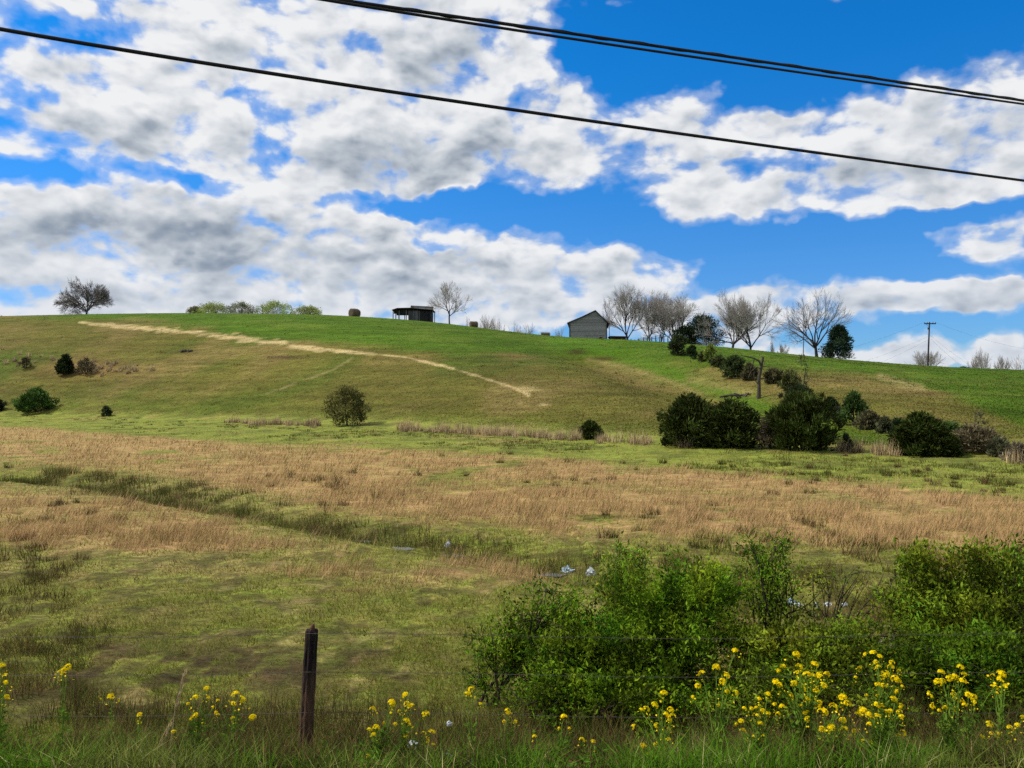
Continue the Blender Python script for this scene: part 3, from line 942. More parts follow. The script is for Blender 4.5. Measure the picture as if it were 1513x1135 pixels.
# short tufts that give the slope its nap
x, y = scatter(230000, 45.0, 190.0, power=.8)
_, t = hill(x, y); k = (t > .0) & (t < 1.0); x, y, t = x[k], y[k], t[k]
P = at_ground(x, y, .01)
cc = ground_colour(P[:, 0], P[:, 1], P[:, 2], t) * RNG.uniform(.8, 1.25, (len(x), 1))
grass_object('hillside_grass', [(P, RNG.uniform(.03, .11, len(x)), pxw(y, .9) * RNG.uniform(.6, 1.4, len(x)), RNG.uniform(.2, 1.5, len(x)), cc * .9, cc, 1)])

# standing water and wet mud in the ditch and on the trampled ground
gw = Geo()
for (cx, cy, rx_, ry_) in ((524, 789, 24, 2.2), (590, 798, 20, 2.6), (665, 806, 22, 2.2), (720, 815, 12, 1.5), (812, 832, 26, 2.2), (860, 843, 12, 1.5), (935, 853, 12, 1.5), (1215, 891, 46, 2.6), (1270, 896, 16, 2)):
    m = 18
    th = np.arange(m) * 2 * pi / m
    rr = .65 + .6 * RNG.uniform(0, 1, m)
    ring = [_flat_xy((cx + rx_ * rr[i] * cos(th[i]), cy + ry_ * rr[i] * sin(th[i]))) for i in range(m)]
    cpt = _flat_xy((cx, cy))
    zz = float(np.mean(terrain(np.array([p[0] for p in ring]), np.array([p[1] for p in ring])))) + .008
    V = [(p[0], p[1], zz) for p in ring] + [(cpt[0], cpt[1], zz)]
    gw.add(V, [(i, (i + 1) % m, m) for i in range(m)])
tag(gw.build('water', M_WATER), kind='structure')
# ---------------------------------------------------------------- bare trees
def branch_level(rng, S, Dv, Ln, Rd, K, wander, trop, taper=.55):
    N = len(S)
    pts = np.zeros((N, K, 3)); pts[:, 0] = S; d = unit(Dv)
    for k in range(1, K):
        d = unit(d + rng.normal(0, wander, (N, 3)) + np.array([0, 0, trop]))
        pts[:, k] = pts[:, k - 1] + d * (Ln / (K - 1))[:, None]
    rad = Rd[:, None] * np.linspace(1, taper, K)[None, :]
    return pts, rad


def children(rng, pts, rad, n, ang, lr, rr, tmin=.3, Ln=None):
    N, K, _ = pts.shape
    t = np.sort(rng.uniform(tmin, 1.0, (N, n)), 1); t[:, -1] = 1.0
    f = t * (K - 1); i = np.minimum(f.astype(int), K - 2); fr = (f - i)[..., None]
    ar = np.arange(N)[:, None]
    S = pts[ar, i] * (1 - fr) + pts[ar, i + 1] * fr
    T = unit(pts[ar, i + 1] - pts[ar, i])
    R = rad[ar, i] * (1 - fr[..., 0]) + rad[ar, i + 1] * fr[..., 0]
    side = unit(np.cross(T, rng.normal(size=(N, n, 3))))
    a = rng.uniform(ang[0], ang[1], (N, n, 1)); a[:, -1] *= .45
    D = T * np.cos(a) + side * np.sin(a)
    L0 = np.linalg.norm(np.diff(pts, axis=1), axis=2).sum(1)[:, None]
    Ls = L0 * rng.uniform(lr[0], lr[1], (N, n)) * (1.15 - .45 * t)
    return S.reshape(-1, 3), D.reshape(-1, 3), Ls.ravel(), (R * rr).ravel()


def bare_tree(name, label, loc, hgt, wid, seed, limbs, cat='bare tree', group=None, trunk=.3, trunk_r=.25, spread=.8, levels=4,
              twigs=M_TWIG, bark=M_BARK, lean=0, twig_r=.017, nchild=(5, 5, 5, 5), extra=None, trop=.06):
    """trunk and limbs are one part, the fine branching is the crown"""
    rng = np.random.default_rng(seed)
    root = thing(name, label, cat, loc, 0, group)
    h = hgt
    tk_p, tk_r = branch_level(rng, np.array([[0, 0, -.3]]), np.array([[lean, 0, 1.0]]), np.array([h * trunk + .3]), np.array([trunk_r]), 6, .05, .05, .8)
    gt = Geo(); gc = Geo()
    gt.add(*tubes(tk_p, tk_r * np.array([[1.35, 1.08, 1, 1, 1, 1]]), 8))
    top = tk_p[0, -1]
    n = limbs
    az = np.arange(n) * 2 * pi / n + rng.uniform(-.4, .4, n) + seed
    tilt = rng.uniform(.45, 1.0, n) * spread
    tilt[0] *= .2
    D = np.stack([np.sin(tilt) * np.cos(az), np.sin(tilt) * np.sin(az), np.cos(tilt)], 1)
    S = np.repeat(top[None], n, 0) - np.array([0, 0, 1.0]) * rng.uniform(0, h * trunk * .35, (n, 1)); S[0] = top
    allp = []
    p, r = branch_level(rng, S, D, np.full(n, h * .45) * rng.uniform(.8, 1.1, n), np.full(n, trunk_r * .5), 7, .12, trop, .4)
    gt.add(*tubes(p, r, 6)); allp.append(p)
    lv = [(p, r)]
    for k in range(levels):
        nc = nchild[min(k, len(nchild) - 1)]
        S, D, L_, R_ = children(rng, p, r, nc, (.30, .72), (.58, .84), .72, .2)
        R_ = np.maximum(R_, twig_r)
        p, r = branch_level(rng, S, D, L_, R_, 5 if k < 2 else 4, .10, trop * .8, .5)
        r = np.maximum(r, twig_r * .7)
        allp.append(p)
        (gt if k == 0 else gc).add(*tubes(p, r, 5 if k == 0 else 3))
    A = np.concatenate([q.reshape(-1, 3) for q in allp])
    lo, hi = np.quantile(A, .004, axis=0), np.quantile(A, .996, axis=0)
    sx = wid / max(hi[0] - lo[0], .1); sz = hgt / hi[2]; sh = -(hi[0] + lo[0]) / 2 * sx
    if extra: sh += extra
    for gg in (gt, gc):
        for V in gg.V:
            f = np.clip(V[:, 2] / (h * .5), 0, 1)
            V[:, 0] = V[:, 0] * sx + sh * f; V[:, 1] *= sx; V[:, 2] *= sz
    gt.build('trunk', bark, root, True); gc.build('crown', twigs, root, True)
    return root


def place_tree(cx, base_py, top_py, wpx, depth, **k):
    s = spot(cx, base_py, depth)
    d = depth or s[1]
    hgt = (585 - top_py) / FPX * d + CAMZ - s[2]
    return bare_tree(loc=s, hgt=hgt, wid=wpx * d / FPX, **k)


RG = 'bare trees along the ridge'
place_tree(378 / 3.026 + 2, 465, 414, 66, 190, name='bare_tree', label='bare low-forking tree alone on the skyline at the far left of the hill', seed=37, limbs=9, group=RG, trunk=.07, spread=1.4, trop=.0, levels=4, twigs=M_TWIGD, trunk_r=.22, twig_r=.02)
place_tree(664, 477, 416, 66, 192, name='bare_tree', label='single bare tree with one straight trunk just right of the open-sided shed', seed=5, limbs=6, group=RG, trunk=.34, spread=1.15, levels=4, trunk_r=.22, nchild=(5, 5, 4, 3), twig_r=.018)
place_tree(901, 499, 440, 30, 200, name='bare_tree', label='slender bare tree with few branches rising behind the right wall of the grey barn', seed=8, limbs=4, group=RG, trunk=.55, spread=.8, levels=3, trunk_r=.17, twigs=M_TWIGD)
place_tree(929, 499, 424, 74, 201, name='bare_tree', label='tall upright bare tree rising from behind the low brown shed', seed=11, limbs=6, group=RG, trunk=.22, spread=.75, levels=4, trunk_r=.30)
place_tree(962, 502, 430, 58, 199, name='bare_tree', label='bare tree with pale twigs between the low shed tree and the leaning row', seed=14, limbs=5, group=RG, trunk=.2, spread=.6, levels=4, trunk_r=.24)
place_tree(976, 503, 434, 56, 203, name='bare_tree', label='bare tree with close upright limbs in the middle of the ridge grove', seed=16, limbs=5, group=RG, trunk=.22, spread=.55, levels=4, trunk_r=.2)
place_tree(992, 505, 438, 76, 197, name='bare_tree', label='bare tree with limbs reaching right above the dark cedars', seed=19, limbs=6, group=RG, trunk=.15, spread=.95, levels=4, trunk_r=.24, lean=.1)
place_tree(1082, 514, 432, 96, 184, name='bare_tree', label='wide bare tree with fine pale twigs right of the dark ridge cedars', seed=23, limbs=6, group=RG, trunk=.14, spread=1.05, levels=4, trunk_r=.34)
place_tree(1108, 514, 438, 84, 187, name='bare_tree', label='bare tree with spreading limbs on the right edge of the widest crown on the ridge', seed=24, limbs=6, group=RG, trunk=.10, spread=1.2, levels=4, trunk_r=.3, lean=.3)
place_tree(1187, 526, 446, 44, 176, name='bare_tree', label='bare tree with a thin pole-straight trunk left of the big forked tree', seed=29, limbs=5, group=RG, trunk=.62, spread=1.1, levels=3, trunk_r=.16, twigs=M_TWIGD)
place_tree(1207, 527, 430, 112, 175, name='bare_tree', label='big forked bare tree beside the lone cedar on the right of the ridge', seed=31, limbs=6, group=RG, trunk=.17, spread=1.15, levels=4, trunk_r=.34, twigs=M_TWIGD, nchild=(4, 4, 4, 3))

DG = 'distant bare trees beyond the ridge'
for (cx, top, w, d, sd, lb) in (
        (690, 468, 14, 250, 41, 'faint thin distant tree just left of the rounded hay bale by the lone tree'),
        (717, 466, 34, 258, 42, 'faint twiggy distant tree above the slope right of the rounded hay bale'),
        (734, 471, 24, 262, 43, 'small faint distant tree at the right end of the hazy twiggy pair'),
        (764, 477, 24, 255, 44, 'faint distant treetop midway between two hay bales on the ridge'),
        (784, 479, 26, 262, 45, 'faint distant treetop just left of the low flat bale near the barn'),
        (826, 485, 22, 262, 46, 'faint distant treetop tight against the left wall of the barn'),
        (1142, 502, 7, 215, 47, 'tiny spindly sapling on the skyline right of the wide bare tree'),
        (1158, 508, 16, 212, 48, 'tiny bushy twig clump on the skyline left of the pole-straight tree'),
        (1368, 518, 44, 225, 49, 'rounded bare tree behind the utility pole'),
        (1453, 514, 28, 235, 50, 'grey feathery distant tree at the right, taller than its neighbours'),
        (1440, 527, 24, 240, 51, 'low hazy distant tree left of the feathery tall one'),
        (1482, 526, 30, 238, 52, 'low hazy distant tree right of the feathery tall one'),
        (1505, 527, 26, 242, 53, 'low hazy distant tree cut by the right edge of the picture')):
    place_tree(cx, 0, top, w, d, name='distant_bare_tree', label=lb, cat='bare tree', seed=sd, limbs=6, group=DG, trunk=.15, spread=.9, levels=3, trunk_r=.13, twigs=M_TWIG, twig_r=.035)


# ---------------------------------------------------------------- evergreens and leafy bushes
def cedar_crown(rng, h, w, prof, nclump=70, per=70, col=(.012, .028, .010), dep=None, sl=.34, sw=.10, base=.03, up=.5, rag=.22):
    """sprays in tufts set around an uneven outline"""
    g = Geo()
    t = rng.uniform(0, 1, nclump) ** .85
    th = rng.uniform(0, 2 * pi, nclump)
    R = np.array([prof(v) for v in t]) * w / 2 * (1 + rng.normal(0, rag, nclump)) * np.sqrt(rng.uniform(.25, 1.0, nclump))
    C = np.stack([R * np.cos(th), R * np.sin(th) * (dep or 1.0), base * h + t * h * (.93 - base)], 1)
    cr = (.10 * w + .05 * h) * rng.uniform(.6, 1.3, nclump)
    cc = np.array(col) * rng.uniform(.55, 1.6, (nclump, 1)) * np.array([1, 1, 1])
    n = nclump * per
    ci = np.repeat(np.arange(nclump), per)
    off = rdir(n, rng) * (rng.uniform(0, 1, (n, 1)) ** .5) * cr[ci][:, None] * np.array([1, 1, .9])
    P = C[ci] + off
    P[:, 2] = np.maximum(P[:, 2], .02)
    out = unit(P * np.array([1, 1, 0]) + 1e-4)
    D = out * rng.uniform(.2, 1, (n, 1)) + np.array([0, 0, up]) + rng.normal(0, .45, (n, 3)) + unit(off) * .4
    L_ = sl * rng.uniform(.5, 1.3, n); Wd = sw * rng.uniform(.6, 1.4, n)
    V, F = cards(P, D, L_, Wd, rng)
    k = np.clip(V[:, 2].max(), .1, None)
    V[:, 2] *= h / np.quantile(V[:, 2], .998)
    V[:, 2] = np.maximum(V[:, 2], .0)
    xs = np.quantile(V[:, 0], .996) - np.quantile(V[:, 0], .004)
    V[:, :2] *= w / xs
    c = cc[ci] * rng.uniform(.6, 1.5, (n, 1))
    g.add(V, F, np.repeat(c, 4, 0))
    return g


def cone(t): return (1 - t) ** .75 * (.55 + .45 * min(1, t * 8)) + .04
def ovoid(t): return max(.05, math.sin(pi * min(1, .16 + .84 * t)) ** .7)
def dome(t): return max(.06, (1 - t ** 2.4) ** .6) * (.8 + .2 * min(1, t * 5))
def round_(t): return max(.05, math.sqrt(max(0, 1 - (2 * t - .85) ** 2 / 1.4)))


def bush(name, label, cat, px, base, top, wpx, seed, prof, col, depth=None, group=None, nclump=70, per=70, sl=.3, sw=.1, trunk=.07,
         mat=M_CEDAR, stems=1, up=.5, base_gap=.03, rag=.22, tm=M_BARK, twig=None):
    s = spot(px, base, depth); d = depth or s[1]
    s[2] -= .03
    h = (585 - top) / FPX * d + CAMZ - s[2]
    w = wpx / FPX * d
    rng = np.random.default_rng(seed)
    root = thing(name, label, cat, s, rng.uniform(-.2, .2), group)
    gt = Geo()
    D = np.array([[rng.uniform(-.5, .5) * (stems > 1), rng.uniform(-.5, .5) * (stems > 1), 1.0] for _ in range(stems)])
    p, r = branch_level(rng, np.repeat(np.array([[0, 0, -.1]]), stems, 0), D, np.full(stems, h * .8), np.full(stems, trunk), 6, .08, .05, .25)
    gt.add(*tubes(p, r, 6))
    cp, cr = branch_level(rng, *children(rng, p, r, 9, (.6, 1.2), (.25, .45), .5, .15), 5, .12, .05, .3)
    gt.add(*tubes(cp, cr, 4))
    if twig:
        q, qr = branch_level(rng, *children(rng, cp, np.maximum(cr, .012), twig, (.4, .9), (.5, .9), .6, .1), 4, .15, .05, .5)
        gt.add(*tubes(q, np.maximum(qr, .008), 3))
    gt.build('trunk' if stems == 1 else 'stems', tm, root, True)
    cedar_crown(rng, h, w, prof, nclump, per, col, 1.0, sl, sw, base_gap, up, rag).build('crown', mat, root)
    return root


DKG = (.038, .052, .010); MDG = (.055, .105, .02); BRN = (.10, .085, .045); OLV = (.060, .075, .022)
CG = 'dark evergreens along the foot of the slope'
bush('cedar_tree', 'widest dark cedar at the foot of the slope, left half of the touching pair', 'evergreen tree', 1019, 659, 584, 108, 101, dome, DKG, group=CG, nclump=150, per=90, sl=.34, sw=.11)
bush('cedar_tree', 'dark cedar forming the right half of the touching pair at the slope foot', 'evergreen tree', 1080, 661, 592, 80, 102, dome, DKG, group=CG, nclump=120, per=90, sl=.34, sw=.11)
bush('cedar_tree', 'dark cedar with spiky upswept sprays below the dead snag', 'evergreen tree', 1186, 665, 580, 92, 103, round_, DKG, group=CG, nclump=140, per=90, sl=.42, sw=.11, up=.9)
bush('cedar_tree', 'pointed dark cedar on the right at the edge of the bright green gully', 'evergreen tree', 1362, 673, 610, 80, 104, cone, DKG, group=CG, nclump=120, per=90, sl=.30, sw=.10)
bush('cedar_tree', 'short dark cedar filling the right flank of the pointed cedar', 'evergreen tree', 1392, 674, 636, 52, 105, dome, DKG, group=CG, nclump=70, per=80, sl=.28, sw=.10)
bush('sapling', 'thin dark evergreen sapling alone on the bright green patch', 'sapling', 1250, 668, 639, 17, 106, ovoid, (.03, .034, .018), group=CG, nclump=16, per=45, sl=.2, sw=.08, rag=.5)
bush('shrub', 'small round dark evergreen shrub alone on the field edge', 'shrub', 872, 648, 621, 34, 107, dome, DKG, nclump=70, per=70, sl=.22, sw=.09)
bush('small_tree', 'round brownish green tree standing alone at the slope foot left of centre', 'tree', 513, 629, 570, 64, 108, round_, (.115, .11, .032), nclump=130, per=44, sl=.32, sw=.10, trunk=.10, base_gap=.04, mat=M_LEAF, twig=3)
bush('shrub', 'rounded leafy green bush near the left edge at the slope foot', 'shrub', 52, 609, 573, 54, 109, dome, MDG, nclump=90, per=70, sl=.42, sw=.17, mat=M_LEAF, stems=4)
bush('shrub', 'low dark bush cut by the left edge of the picture', 'shrub', -2, 607, 590, 22, 110, dome, (.03, .035, .018), nclump=30, per=50, sl=.4, sw=.14, mat=M_LEAF, stems=3)
bush('shrub', 'little green bush between the rounded bush and the lone tree', 'shrub', 158, 615, 599, 16, 111, dome, (.04, .055, .02), nclump=22, per=50, sl=.35, sw=.13, mat=M_LEAF, stems=3)
bush('cedar_tree', 'small pointed dark cedar among dry grass on the left hillside', 'evergreen tree', 97, 554, 523, 24, 112, cone, (.028, .042, .014), nclump=50, per=60, sl=.5, sw=.16)
bush('bare_shrub', 'brown leafless shrub right of the small hillside cedar', 'shrub', 128, 553, 528, 30, 113, dome, BRN, nclump=34, per=34, sl=.5, sw=.10, stems=4, rag=.4)
bush('bare_shrub', 'small brown shrub at the far left of the hillside', 'shrub', 38, 544, 527, 17, 114, dome, BRN, nclump=22, per=30, sl=.45, sw=.10, stems=3, rag=.4)

HG = 'bushes of the hillside hedgerow'
for k, (px, b, t, w, pf, c, lb, nm) in enumerate((
        (1002, 525, 494, 28, dome, (.036, .05, .018), 'dark bush at the top of the hedgerow below the ridge cedars', 'shrub'),
        (1023, 531, 509, 17, ovoid, (.03, .048, .016), 'small oval cedar near the top of the hedgerow', 'cedar_tree'),
        (1038, 534, 518, 16, dome, (.09, .10, .035), 'low olive bush between the oval cedar and the yellow-green one', 'shrub'),
        (1049, 536, 508, 18, ovoid, (.18, .23, .045), 'yellow-green leafing bush in the upper hedgerow', 'shrub'),
        (1062, 542, 524, 22, dome, (.07, .085, .028), 'low green bush below the yellow-green one in the hedgerow', 'shrub'),
        (1086, 558, 524, 38, dome, (.05, .07, .022), 'biggest dark green bush of the upper hedgerow left of the dead snag', 'shrub'),
        (1108, 562, 536, 26, dome, (.085, .08, .036), 'brown twiggy bush close left of the dead snag', 'bare_shrub'),
        (1143, 566, 543, 28, dome, (.09, .082, .036), 'brown twiggy bush close right of the dead snag', 'bare_shrub'),
        (1168, 578, 545, 34, ovoid, (.12, .13, .04), 'thin olive bush behind the dark one right of the snag', 'shrub'),
        (1180, 592, 568, 40, dome, (.034, .048, .018), 'dark spreading bush below the tall thin sapling', 'shrub'),
        (1228, 610, 585, 22, ovoid, (.03, .046, .016), 'small dark cedar behind the spiky cedar', 'cedar_tree'),
        (1238, 620, 600, 18, dome, (.04, .040, .024), 'low dull bush between the small cedar and the green bush', 'shrub'),
        (1263, 627, 578, 42, dome, (.05, .085, .02), 'large green bush above the bright green gully', 'shrub'),
        (1284, 634, 606, 34, dome, (.095, .084, .04), 'brown bush at the right foot of the large green bush', 'bare_shrub'),
        (1308, 640, 614, 24, dome, (.085, .09, .04), 'olive bush in the gap between the green bush and the pointed cedar', 'shrub'),
        (1327, 642, 616, 20, ovoid, (.032, .05, .018), 'small dark oval cedar left of the pointed cedar', 'cedar_tree'),
        (1384, 650, 618, 26, dome, (.05, .036, .024), 'russet twigs showing behind the pointed cedar', 'bare_shrub'),
        (1402, 660, 622, 44, dome, (.06, .10, .024), 'leafy green bush right of the pointed cedar', 'shrub'))):
    bush(nm, lb, {'shrub': 'shrub', 'bare_shrub': 'shrub', 'cedar_tree': 'evergreen tree'}[nm], px, b, t, w, 130 + k, pf, c, group=HG,
         nclump=36 if w < 25 else 60, per=46, sl=.42, sw=.13, mat=M_CEDAR if nm == 'cedar_tree' else M_LEAF, stems=1 if nm == 'cedar_tree' else 4, rag=.3)
bush('sapling', 'tall thin sapling with a haze of light green leaves right of the snag', 'sapling', 1186, 585, 522, 20, 160, ovoid, (.10, .12, .04), group=HG, nclump=26, per=12, sl=.35, sw=.10, mat=M_LEAF, trunk=.06, rag=.4)
bush('bare_shrub', 'wide brown leafless thicket at the right foot of the slope', 'shrub', 1440, 668, 627, 76, 161, dome, (.14, .115, .06), nclump=110, per=34, sl=.34, sw=.07, stems=6, rag=.3, twig=3)
bush('bare_shrub', 'pale brown brush pile cut by the right edge of the picture', 'shrub', 1503, 682, 652, 34, 162, dome, (.22, .18, .12), nclump=40, per=34, sl=.32, sw=.06, stems=5, rag=.4, twig=3)
bush('shrub', 'dull green bush right of the brown leafless thicket', 'shrub', 1478, 674, 645, 34, 163, dome, (.09, .092, .045), nclump=46, per=44, sl=.3, sw=.09, mat=M_LEAF, stems=4, rag=.3)
bush('bare_shrub', 'brownish half-leafed bush between the dark pair and the spiky cedar', 'shrub', 1140, 663, 610, 46, 164, dome, (.10, .082, .042), nclump=80, per=40, sl=.26, sw=.07, stems=5, rag=.25, twig=2, mat=M_LEAF)
bush('sapling', 'wispy leafless sapling above the brown thicket', 'sapling', 1446, 640, 604, 18, 165, ovoid, (.07, .065, .04), nclump=14, per=8, sl=.3, sw=.06, mat=M_LEAF, trunk=.03, rag=.4)

EG = 'evergreens on the ridge'
bush('cedar_tree', 'dark spreading cedar on the ridge between the two bare groves', 'evergreen tree', 1038, 508, 464, 62, 170, dome, (.026, .042, .018), 192, EG, nclump=120, per=70, sl=.6, sw=.2, rag=.28)
bush('cedar_tree', 'lower dark cedar at the left foot of the spreading ridge cedar', 'evergreen tree', 1012, 505, 480, 40, 171, dome, (.026, .042, .018), 190, EG, nclump=70, per=60, sl=.6, sw=.2)
bush('cedar_tree', 'lone pyramid-shaped cedar beside the big forked bare tree', 'evergreen tree', 1239, 531, 480, 42, 172, cone, (.034, .055, .03), 172, EG, nclump=110, per=60, sl=.7, sw=.2, rag=.3)

SGp = 'leafing shrubs on the left skyline'
for k, (px, t, w, c, lb) in enumerate((
        (288, 452, 34, (.20, .19, .10), 'low grey-brown shrub at the left end of the skyline shrubs'),
        (316, 446, 56, (.24, .28, .075), 'yellow-green shrub left of the grey one in the skyline row'),
        (356, 445, 56, (.19, .20, .11), 'grey-green twiggy shrub in the middle of the skyline row'),
        (405, 444, 60, (.24, .29, .07), 'tallest yellow-green shrub of the skyline row'),
        (455, 451, 50, (.24, .28, .08), 'smallest yellow-green shrub at the right end of the skyline row'))):
    bush('leafing_shrub', lb, 'shrub', px, 0, t, w, 180 + k, dome, c, 201, SGp, nclump=110, per=34, sl=.5, sw=.13, mat=M_LEAF, stems=6, rag=.28, twig=2)
bush('shrub', 'small dark bush on the skyline right of the utility pole', 'shrub', 1424, 0, 541, 14, 190, dome, (.02, .022, .016), 170, nclump=20, per=30, sl=.4, sw=.12)

# ---------------------------------------------------------------- dead snag and fallen limbs
s = spot(1121, 589)
d = s[1]; q = d / FPX
root = thing('dead_snag', 'grey dead tree trunk broken off at the top with one arched bare limb', 'dead tree', s)
gt = Geo()
tp = np.array([[(0, 0, -.3), (.3 * q * 2, 0, 14 * q), (.5 * q * 2, .1, 30 * q), (4 * q, 0, 46 * q), (6.5 * q, 0, 61 * q)]])
gt.add(*tubes(tp, np.array([[.42, .33, .30, .27, .24]]) * .5, 9))
tt_ = np.array([[(6.2 * q, 0, 58 * q), (5.4 * q, .05, 61 * q), (5.0 * q, .05, 64 * q)], [(6.8 * q, 0, 57 * q), (7.6 * q, 0, 60.5 * q), (7.8 * q, 0, 62 * q)]])
gt.add(*tubes(tt_, np.array([[.08, .05, .015]] * 2), 5))
gt.build('trunk', M_DEAD, root, True)
gb = Geo()
gb.add(*tubes(np.array([[(4 * q, 0, 48 * q), (0, -.2, 55 * q), (-8 * q, -.4, 59 * q), (-17 * q, -.5, 61 * q), (-28 * q, -.6, 63 * q)]]), np.array([[.10, .085, .07, .055, .03]]), 6))
gb.add(*tubes(np.array([[(4 * q, 0, 44 * q), (-4 * q, -.2, 46 * q), (-12 * q, -.2, 40 * q), (-17 * q, -.3, 30 * q)], [(5 * q, 0, 46 * q), (10 * q, .2, 48 * q), (15 * q, .2, 46.5 * q), (19 * q, .2, 49 * q)],
                        [(0, 0, 20 * q), (-5 * q, 0, 27 * q), (-7 * q, 0, 34 * q), (-6 * q, 0, 40 * q)], [(-8 * q, -.4, 59 * q), (-10 * q, -.5, 52 * q), (-14 * q, -.5, 46 * q), (-14 * q, -.5, 42 * q)]]), np.array([[.055, .045, .035, .02]] * 4), 5))
gb.build('limb', M_DEAD, root, True)
s = spot(1094, 588)
root = thing('fallen_branches', 'pile of dead brown branches lying on the grass left of the snag', 'branches', s)
rng = np.random.default_rng(77)
for k in range(9):
    a = rng.uniform(-.5, .5); L0 = rng.uniform(.8, 2.2)
    ox, oy = rng.uniform(-1.3, 1.3), rng.uniform(-.4, .4)
    P = np.array([[(ox - L0 / 2, oy, .08), (ox - L0 / 5, oy + a * .3, rng.uniform(.2, .5)), (ox + L0 / 4, oy - a * .2, rng.uniform(.15, .4)), (ox + L0 / 2, oy + a, .05)]])
    Geo().add(*tubes(P, np.array([[.10, .09, .07, .04]]), 5)).build('branch', M_DEAD, root, True)

# ---------------------------------------------------------------- barn
D_ = 194.0
s = spot(869, 0, D_); s[2] = min(float(terrain(np.array([x_]), np.array([D_]))[0]) for x_ in (s[0] - 4.5, s[0], s[0] + 4.5)) + .1
q = D_ / FPX
zt = CAMZ + (585 - 460) * q - s[2]; ze = CAMZ + (585 - 476.5) * q - s[2]
root = thing('barn', 'weathered grey wooden barn with an uneven gable on the ridge', 'barn', s, radians(-6))
x0, x1, xp = -27.5 * q, 27.5 * q, 11 * q
xm = (x0 + xp) / 2 - 2.2 * q; zm = ze + (zt - ze) * .40
prof = [(x0, -.8), (x1, -.8), (x1, ze - .1), (xp, zt), (xm, zm), (x0, ze)]
prism(Geo(), prof, 0, 13).build('wall', M_BARN, root)
gr = Geo()
for (a, b) in (((x0 - .55, ze - .22), (xm, zm + .06)), ((xm, zm + .06), (xp, zt + .08)), ((xp, zt + .08), (x1 + .55, ze - .52))):
    prism(gr, [a, b, (b[0], b[1] + .2), (a[0], a[1] + .2)], -.45, 13.4)
gr.build('roof', M_ROOFD, root)
box(Geo(), x0 + 8.5 * q, x0 + 17 * q, -.07, -.003, -.05, .30).build('white_panel', M_WHITE, root)
box(Geo(), x0 + 18 * q, x0 + 20.5 * q, -.06, -.003, .95, 1.3).build('window', M_POSTW, root)
gd_ = Geo(); box(gd_, x1 - 11 * q, x1 - 6.5 * q, -.08, -.003, -.1, 1.5); box(gd_, x1 - 9.2 * q, x1 - 8.8 * q, -.12, -.085, -.1, 1.5)
gd_.build('door', M_BROWNB, root)
box(Geo(), x0 - .06, x0 + .22, -.1, -.003, -.3, ze - .25).build('corner_board', M_DEAD, root)
box(Geo(), x1 - .2, x1 + .08, -.1, -.003, -.3, ze - .5).build('corner_board', M_DEAD, root)
gt_ = Geo(); box(gt_, x0 + 22 * q, x1 - 3 * q, -.05, -.003, 1.75, 1.9); gt_.build('rail', M_POSTW, root)

# low brown shed right of the barn, and the rusty thing beside it
s = spot(914, 0, 193); s[2] -= .05
root = thing('low_shed', 'low brown board shed with a flat dark roof between the barn and the trees', 'shed', s)
box(Geo(), -12 * q, 11 * q, 0, 3.5, -.5, 1.75).build('wall', M_BROWNB, root)
prism(Geo(), [(-13 * q, 1.76), (12.5 * q, 1.76), (12.5 * q, 1.90), (-13 * q, 1.98)], -.4, 3.9).build('roof', M_ROOFD, root)
box(Geo(), 0, 8 * q, -.06, -.003, -.3, 1.0).build('doorway', M_DARKB, root)
s = spot(936, 0, 191); s[2] -= .05
root = thing('board_pen', 'low pen of rusty brown boards right of the low shed', 'pen', s)
gp = Geo()
for k in range(3): box(gp, -9 * q, 7 * q, 0, .05, .15 + k * .38, .42 + k * .38)
gp.build('boards', M_RUST, root)
for k in range(4): box(Geo(), -9 * q + k * 5.2 * q, -9 * q + k * 5.2 * q + .16, .06, .2, -.3, 1.35 + .2 * (k % 2)).build('post', M_DEAD, root)
s = spot(898, 0, 192)
g1 = Geo(); m_ = 10
g1.add(*tubes(np.array([[(0, 0, -.1), (0, 0, .35), (.02, 0, .7), (.02, 0, .82)]]), np.array([[.34, .36, .30, .06]]), m_))
tag(g1.build('water_tank', M_WHITE, None, True, s), 'small white tank on the ground against the right corner of the barn', 'tank')

# ---------------------------------------------------------------- open shed on the ridge
D_ = 191.0; q = D_ / FPX
s = spot(610, 0, D_); s[2] = float(terrain(np.array([s[0] + 3]), np.array([D_]))[0])
Z = lambda py: CAMZ + (585 - py) * q - s[2]
X_ = lambda px: (px - 610) * q
root = thing('open_shed', 'dark farm shed with an open lean-to on posts and a grey tin roof', 'shed', s)
box(Geo(), X_(603), X_(620), 0, 5, -.8, Z(459)).build('wall', M_GREYB, root)
box(Geo(), X_(620.1), X_(636), .05, 5, -1, Z(459.2)).build('wall', M_DARKB, root)
box(Geo(), X_(581.5), X_(603), .1, .25, Z(463.5), Z(458.7)).build('fascia', M_DARKB, root)
box(Geo(), X_(581.5), X_(603), 4.6, 4.75, Z(463.0), Z(458.7)).build('fascia', M_DARKB, root)
prism(Geo(), [(X_(579), Z(458.6)), (X_(587), Z(456.0)), (X_(606), Z(455.6)), (X_(640), Z(458.6)), (X_(640), Z(457.6)), (X_(606), Z(454.8)), (X_(587), Z(455.2)), (X_(579), Z(457.8))], -.5, 5.4).build('lean_to_roof', M_ROOFD, root)
gr = Geo(); prism(gr, [(X_(605), Z(454.6)), (X_(639), Z(456.6)), (X_(639), Z(451.9)), (X_(605.5), Z(450.2))], 1.5, 1.9)
gr.add([(X_(605), 1.0, Z(454.4)), (X_(638.5), 1.0, Z(456.4)), (X_(638.5), 3.4, Z(451.6)), (X_(605.5), 3.4, Z(450.0))], [(0, 1, 2, 3)])
gr.build('roof', M_ROOFG, root)
